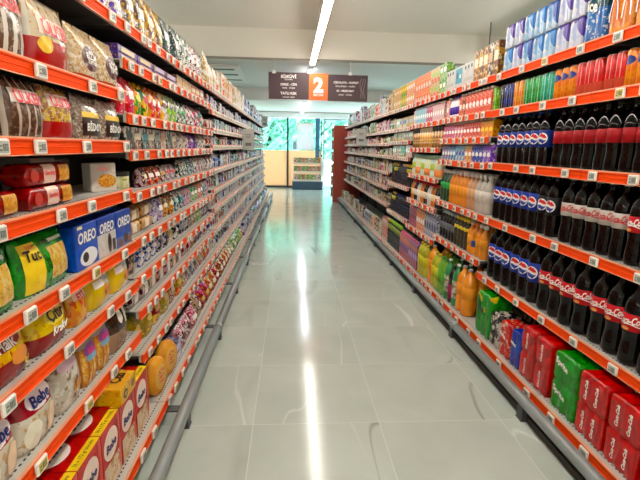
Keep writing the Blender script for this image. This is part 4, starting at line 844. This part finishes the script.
def door(n, x0, x1):
    w = struct('door_%d' % n, MB().box(x0+.05, x1-.05, WY+.10, WY+.108, .05, 2.12).mesh('door_pane', M_GLASS))
    f = MB().box(x0, x0+.05, WY+.07, WY+.13, 0, 2.17).box(x1-.05, x1, WY+.07, WY+.13, 0, 2.17).box(x0+.05, x1-.05, WY+.07, WY+.13, 0, .05).box(x0+.05, x1-.05, WY+.07, WY+.13, 2.12, 2.17)
    new('door_frame', f.mesh('door_frame', M_ALU), w)
    new('door_handle', MB().tube((x0+.09, WY+.05, .85), (x0+.09, WY+.05, 1.35), .012).tube((x0+.09, WY+.05, .9), (x0+.09, WY+.10, .9), .008).tube((x0+.09, WY+.05, 1.3), (x0+.09, WY+.10, 1.3), .008).mesh('door_handle', M_ALU), w)
door(1, 1.02, 2.1); window(5, 3.3, 6, M_ALU, False)
# blue roller banner hanging at the side of the window
tag(new('window_blind', MB().box(.77, .90, WY-.12, WY-.10, .95, 2.12).box(.76, .91, WY-.13, WY-.09, 2.1, 2.165).mesh('window_blind', mat('blue_blind_fabric', '3F6C8E', .7))), 'narrow blue hanging blind beside the white door post', 'blind')
po = new('window_poster', MB().box(.19, .70, WY-.02, WY-.008, 1.2, 2.0).mesh('poster_sheet', translucent('poster_paper', pm('FBFAF4', 'F6E8EA', 'E4F4EC', scale=5, rough=.5))))
tag(po, 'pale poster in a thin pink frame on the window', 'poster')
new('poster_frame', MB().box(.175, .19, WY-.025, WY-.004, 1.185, 2.015).box(.70, .715, WY-.025, WY-.004, 1.185, 2.015).box(.19, .70, WY-.025, WY-.004, 1.185, 1.2).box(.19, .70, WY-.025, WY-.004, 2.0, 2.015).mesh('poster_frame', mat('pink_frame', 'E8A894', .5)), po)
no = new('notice_sign', MB().box(.06, .17, WY-.015, WY-.005, 1.2, 1.46).mesh('notice_sheet', pm('C4DCEC', '8FB4D4', 'F2F6F8', scale=32, rough=.5)))
tag(no, 'small light blue notice stuck on the window beside the poster', 'notice')
# promotion stand in front of the window
ps = new('display_stand', None, None, (.51, 14.45, 0)); tag(ps, 'low display stand with dark blue plinth and three product tiers by the window', 'display stand')
M_PL = mat('slate_blue_plinth', '3C5468', .5); M_TI = mat('cream_tier_board', 'E6DCCB', .5)
new('plinth', MB().bbox(-.46, .46, -.3, .3, 0, .25, .008).mesh('plinth', M_PL), ps)
for k, (z, yb) in enumerate(((.25, -.25), (.50, -.12), (.75, .02))):
    new('tier', MB().box(-.43, .43, yb, .28, z, z+.018).box(-.43, .43, yb, yb+.012, z+.018, z+.06).mesh('tier', M_TI), ps)
for x in (-.445, .43): new('side_panel', MB().box(x, x+.015, -.28, .29, .25, .98).mesh('side_panel', M_TI), ps)
PSI = []
for k, (z, yb) in enumerate(((.25, -.25), (.50, -.12), (.75, .02))):
    for q in range(7):
        c = RF.choice((('D8A090','B84A4A','white'),('E8D8C4','4A6A3A','cream'),('C88A94','white','maroon'),('D2B89A','brown','red'),('4A4A3A','lime','white')))
        p = farpack('box', c[0], c[1], c[2], .112, .2, 'promotion_box', 'box', 'promotion box')
        o = new('promotion_box', p['root'], None, (.51-.36+q*.12, 14.45+yb+.055, z+.0185)); tag(o, '%s, %s in line on the %s tier of the window stand' % (p['look'].replace('promotion ', ''), ORD[q], ('lowest','middle','highest')[k]), 'box', 'promotion boxes on the window stand')

# ------------------------------------------------------------------ end of the drinks side
ep = new('end_board', MB().bbox(1.0, 1.72, 10.96, 11.0, 0, 1.79, .004).mesh('end_board', paint('red_end_board', 'BC4E3A', .04, .5)))
tag(ep, 'tall brick red end board closing off the drinks side shelves', 'end board')
en = new('end_display', None, None, (1.36, 11.01, 0)); tag(en, 'narrow end shelf unit behind the red end board, facing the windows', 'shelving')
new('back_panel', MB().box(-.36, .34, 0, .02, 0, 1.75).mesh('back_panel', M_SHELF), en)
ENDT = []
for k in range(6): new('shelf', MB().box(-.40, .34, .02, .3, .12+k*.28, .138+k*.28).mesh('shelf', M_SHELF), en)
for k in range(6):
    for q in range(4):
        c = RF.choice(FARP['R']); p = farpack('box', c[0], c[1], c[2], .12, .2, 'end_display_box', 'box', 'box')
        tag(new('end_display_box', p['root'], None, (.99+q*.14+.04, 11.16, .1385+k*.28)), '%s, %s from aisle on %s shelf of end unit' % (p['look'], ORD[q], ORD[k]), 'box', 'boxes on the end unit')

# ------------------------------------------------------------------ hanging aisle sign
M_SIGN = mat('dark_plum_sign', '4E3A40', .45); M_SIGO = mat('orange_sign', 'F0702A', .4)
sg = new('aisle_sign', None, None, (.43, 7.62, 2.215)); tag(sg, 'hanging aisle sign with orange number two between two dark panels', 'sign')
new('side_board', MB().box(-.785, -.15, -.012, .012, -.19, .215).mesh('side_board', M_SIGN), sg)
new('number_board', MB().box(-.15, .15, -.015, .015, -.195, .21).mesh('number_board', M_SIGO), sg)['label'] = 'orange number board'
new('side_board', MB().box(.15, .785, -.012, .012, -.20, .20).mesh('side_board', M_SIGN), sg)
def sgt(s, x, z, w, y=-.0135, m=M_WHITE, bold=.02, h=None): return text_on(flat(y), s, x, z, w, m, bold, 0, h)
def sgl(items):
    b = MB()
    for s, x, z, w, bo in items: text_on(flat(-.0135), s, x, z, w, M_WHITE, bo, 0, None, 0, b)
    return b.mesh('lettering', M_WHITE)
new('lettering', sgl([('BİSKÜVİ', -.47, .16, .24, .03), ('biscuits', -.47, .112, .12, .0), ('ÇEREZ - CİPS', -.47, .035, .26, .03), ('nuts  chips', -.47, -.02, .2, .0), ('TATLI KEK', -.47, -.10, .26, .03), ('sweet cake', -.47, -.155, .19, .0)]), sg)
new('lettering', sgl([('ÇİKOLATA - GOFRET', .44, .085, .40, .03), ('chocolate - wafer', .43, .03, .32, .0), ('SU - MEŞRUBAT', .43, -.045, .28, .03), ('water - drinks', .43, -.10, .22, .0)]), sg)
new('number_lettering', sgt('2', 0, .035, .16, -.0165, M_WHITE, .05), sg); new('lettering', sgt('REYON', 0, -.115, .15, -.0165, M_WHITE, .03), sg)
b = MB()
for k in range(3): b.grid(lambda u, v, k=k: (.67+.03*k+.012*math.sin(u*7+k)+.004*v, -.0135, -.15+.30*u), 14, 1)
new('line_drawing', b.mesh('line_drawing', mat('sign_line_print', 'B9A8A8', .5)), sg)
for x in (-.70, .50):
    new('hanger', MB().tube((x, 0, .2), (x, 0, .40), .004, 8).box(x-.03, x+.03, -.02, .02, .195, .235).mesh('hanger', mat('white_hanger', 'E8E8E4', .4)), sg)

# ------------------------------------------------------------------ flag signs on the shelves
M_FLAG = mat('grey_flag_sign', 'BFC2BE', .5)
def flag(x, y, z, w, h, lab):
    o = new('flag_sign', MB().bbox(-w/2, w/2, -.004, .004, -h/2, h/2, .002).mesh('flag_board', M_FLAG), None, (x, y, z)); tag(o, lab, 'sign', 'grey flag signs sticking out of the shelves')
    b = MB().box(-w*.2, w*.22, -.0052, -.0045, h*.10, h*.14).box(-w*.24, w*.24, -.0052, -.0045, h*.2, h*.24).box(-w*.26, w*.26, -.0052, -.0045, -h*.3, -h*.15)
    new('print', b.mesh('print', mat('flag_print', '6A6E6C', .5)), o)
flag(-.555, 6.2, 1.37, .15, .27, 'light grey flag sign sticking out of the snack side at mid height')
flag(-.51, 9.3, 1.76, .12, .20, 'small grey flag sign high on the far end of the snack side')
flag(1.160, 7.75, 1.47, .16, .25, 'light grey flag sign sticking out of the drinks side')
tag(new('price_pole', MB().tube((0, 0, 2.02), (0, 0, 2.36), .005, 8).box(-.02, .02, -.015, .03, 2.02, 2.07).mesh('price_pole', M_BRK), None, (1.70, 4.12, 0)), 'thin upright pole clamped on top of the drinks shelving', 'pole')
tag(new('top_bar', MB().box(1.675, 1.70, 2.95, 4.95, 2.02, 2.06).mesh('top_bar', mat('grey_top_bar', '8D9090', .45, .2))), 'grey metal bar along the top of the drinks shelving below the pole', 'bar')

# ------------------------------------------------------------------ ceiling air unit and light strips
au = new('air_vent', MB().box(-2.6, -.9, 8.35, 10.2, 2.60, 2.64).mesh('air_panel', mat('air_panel_white', 'CFCDC4', .5))); tag(au, 'flat white ceiling air vent with dark slots above the snack side', 'air vent')
for yy in (8.55, 9.15, 9.85): new('air_slot', MB().box(-2.5, -1.0, yy, yy+.12, 2.594, 2.6).mesh('air_slot', mat('air_slot_dark', '4A4A46', .7)), au)
POWER = 39
M_LED = mat('led_tube', 'FFF6E6', .5, emit=('FFF8EE', POWER))
M_LED2 = mat('far_led_tube', 'F4F8FF', .5, emit=('F2F6FF', 22))
M_LBODY = mat('white_light_body', 'EDECE8', .4)
def strip(x, y0, y1, z, lab, top):
    hang = not top
    r = new('pendant_light', None, None, (x, 0, 0)); tag(r, lab, 'ceiling light', 'linear ceiling lights')
    new('housing', MB().box(-.04, .04, y0, y1, z+.012, z+.05).mesh('housing', M_LBODY), r)
    new('diffuser', MB().box(-.034, .034, y0+.01, y1-.01, z-.012, z+.012).mesh('diffuser', M_LED if hang else M_LED2), r)
    if not hang: new('mount', MB().box(-.02, .02, y0+.3, y0+.36, z+.05, top).box(-.02, .02, y1-.36, y1-.3, z+.05, top).mesh('mount', M_LBODY), r)
    if hang:
        k = y0+.4
        while k < y1: new('suspension_wire', MB().tube((0, k, z+.05), (0, k, 3.095), .002, 6).mesh('suspension_wire', M_LBODY), r); k += 2.2
strip(.335, -3.2, 7.70, 2.575, 'long white LED strip hanging over the middle of the aisle', 0)
strip(.335, 8.35, 11.2, 2.585, 'white LED strip under the ceiling behind the aisle sign', 2.638)
strip(.335, 11.5, 14.6, 2.31, 'white LED strip under the lowest ceiling by the windows', 2.358)
for x, n in ((-2.7, 'snack'), (3.2, 'drinks')):  # neighbour strips out of view, added to fill the aisle with bounced light
    strip(x, -3.2, 7.70, 2.575, 'unseen white LED strip added for fill over the next aisle behind the %s side' % n, 0)
    strip(x, 11.5, 14.6, 2.31, 'unseen white LED strip added for fill under the lowest ceiling behind the %s side' % n, 2.358)

# ------------------------------------------------------------------ outside
g = struct('ground_outside', MB().box(-20, 20, 14.9, 45, -.12, -.02).mesh('ground_outside', M_PAVE))
M_BARK = mat('tree_bark', '5A4636', .8)
def leafm(c):
    m = bpy.data.materials.new('leaf_'+c); m.use_nodes = True; b = m.node_tree.nodes['Principled BSDF']; b.inputs['Base Color'].default_value = hexc(c); b.inputs['Roughness'].default_value = .6; b.inputs['Transmission Weight'].default_value = 0; return m
LV = [leafm('8FCDB4'), leafm('9AD6BE'), leafm('86C6AC')]
RT = random.Random(3)
def tree(x, y, h, r, lab, k):
    t = new('tree', None, None, (x, y, -.02)); tag(t, lab, 'tree', 'trees outside the windows')
    new('trunk', MB().lathe([(.12, 0), (.1, h*.3), (.07, h*.6)], 10).mesh('trunk', M_BARK), t)
    b = MB()
    for q in range(1800):
        a = RT.uniform(0, 2*PI); u = RT.uniform(-1, 1); rad = r*RT.uniform(.55, 1)**.5*(1+.2*math.sin(3*a)+.15*math.sin(5*u))
        c = Vector((math.cos(a)*math.sqrt(1-u*u)*rad, math.sin(a)*math.sqrt(1-u*u)*rad, h*.58+u*rad*1.15)); s = RT.uniform(.14, .3)
        n = Vector((RT.gauss(0, 1), RT.gauss(0, 1), RT.gauss(0, 1))).normalized(); e = n.orthogonal().normalized()*s; f = n.cross(e)*.7; i = len(b.v)
        b.v += [tuple(c-e), tuple(c+f*.6), tuple(c+e), tuple(c-f*.6)]; b.f.append((i, i+1, i+2, i+3)); b.i.append(q % 3); b.sm.append(False)
    new('crown', b.mesh('crown', *LV), t)
for k, (x, y, h, r, l) in enumerate(((-3.0, 32, 6.5, 2.2, 'big leafy tree outside in the last row behind the poster'), (2.0, 33, 6.5, 2.2, 'big leafy tree outside in the last row behind the door'), (-8, 33, 6.5, 2.2, 'big leafy tree outside in the last row behind the snack shelves'), (7.2, 33, 6.5, 2.2, 'big leafy tree outside in the last row behind the red board'), (-4.4, 19, 4.6, 1.5, 'leafy tree outside behind the shelves of the snack side'), (-.9, 19.5, 4.2, 1.4, 'leafy tree outside behind the window beside the snack shelves'), (1.4, 21.5, 4.2, 1.15, 'leafy tree outside behind the poster window'), (4.6, 23, 4.2, 1.15, 'leafy tree outside behind the glass door'), (7.4, 21, 4.6, 1.5, 'leafy tree outside behind the red end board'), (-.6, 26.5, 6, 1.9, 'tall tree outside standing deep behind the poster window'), (4.0, 28.5, 6, 2.0, 'tall tree outside standing deep behind the glass door'), (-6.2, 26.5, 6, 1.9, 'tall tree outside standing deep behind the snack side'))): tree(x, y, h, r, l, k)

# ------------------------------------------------------------------ sky, sun, camera
w = bpy.data.worlds.new('sky'); SC.world = w; w.use_nodes = True; bg = w.node_tree.nodes['Background']; bg.inputs[0].default_value = (.74, .88, 1.0, 1); bg.inputs[1].default_value = 11
sn = bpy.data.lights.new('sun', 'SUN'); sn.energy = 8; sn.angle = .02; sn.color = (1, .96, .88); so = bpy.data.objects.new('sun', sn); COL.objects.link(so); so.rotation_euler = (math.radians(48), 0, math.radians(-18))
cam = bpy.data.cameras.new('camera'); co_ = bpy.data.objects.new('camera', cam); COL.objects.link(co_); SC.camera = co_
cam.sensor_width = 36; cam.lens = 36*460.26/640; cam.clip_start = .02; cam.clip_end = 200
p_, yw_, ro_ = .1989, .0655, .018
fw = Vector((math.sin(yw_)*math.cos(p_), math.cos(yw_)*math.cos(p_), -math.sin(p_))); rt = Vector((math.cos(yw_), -math.sin(yw_), 0)); up = rt.cross(fw)
r2 = rt*math.cos(ro_)+up*math.sin(ro_); u2 = -rt*math.sin(ro_)+up*math.cos(ro_)
co_.matrix_world = Matrix(((r2.x, u2.x, -fw.x, 0), (r2.y, u2.y, -fw.y, 0), (r2.z, u2.z, -fw.z, 1.288), (0, 0, 0, 1)))
vs = SC.view_settings; vs.view_transform = 'Standard'; vs.look = 'None'; vs.gamma = 1; vs.use_curve_mapping = False; vs.exposure = 0
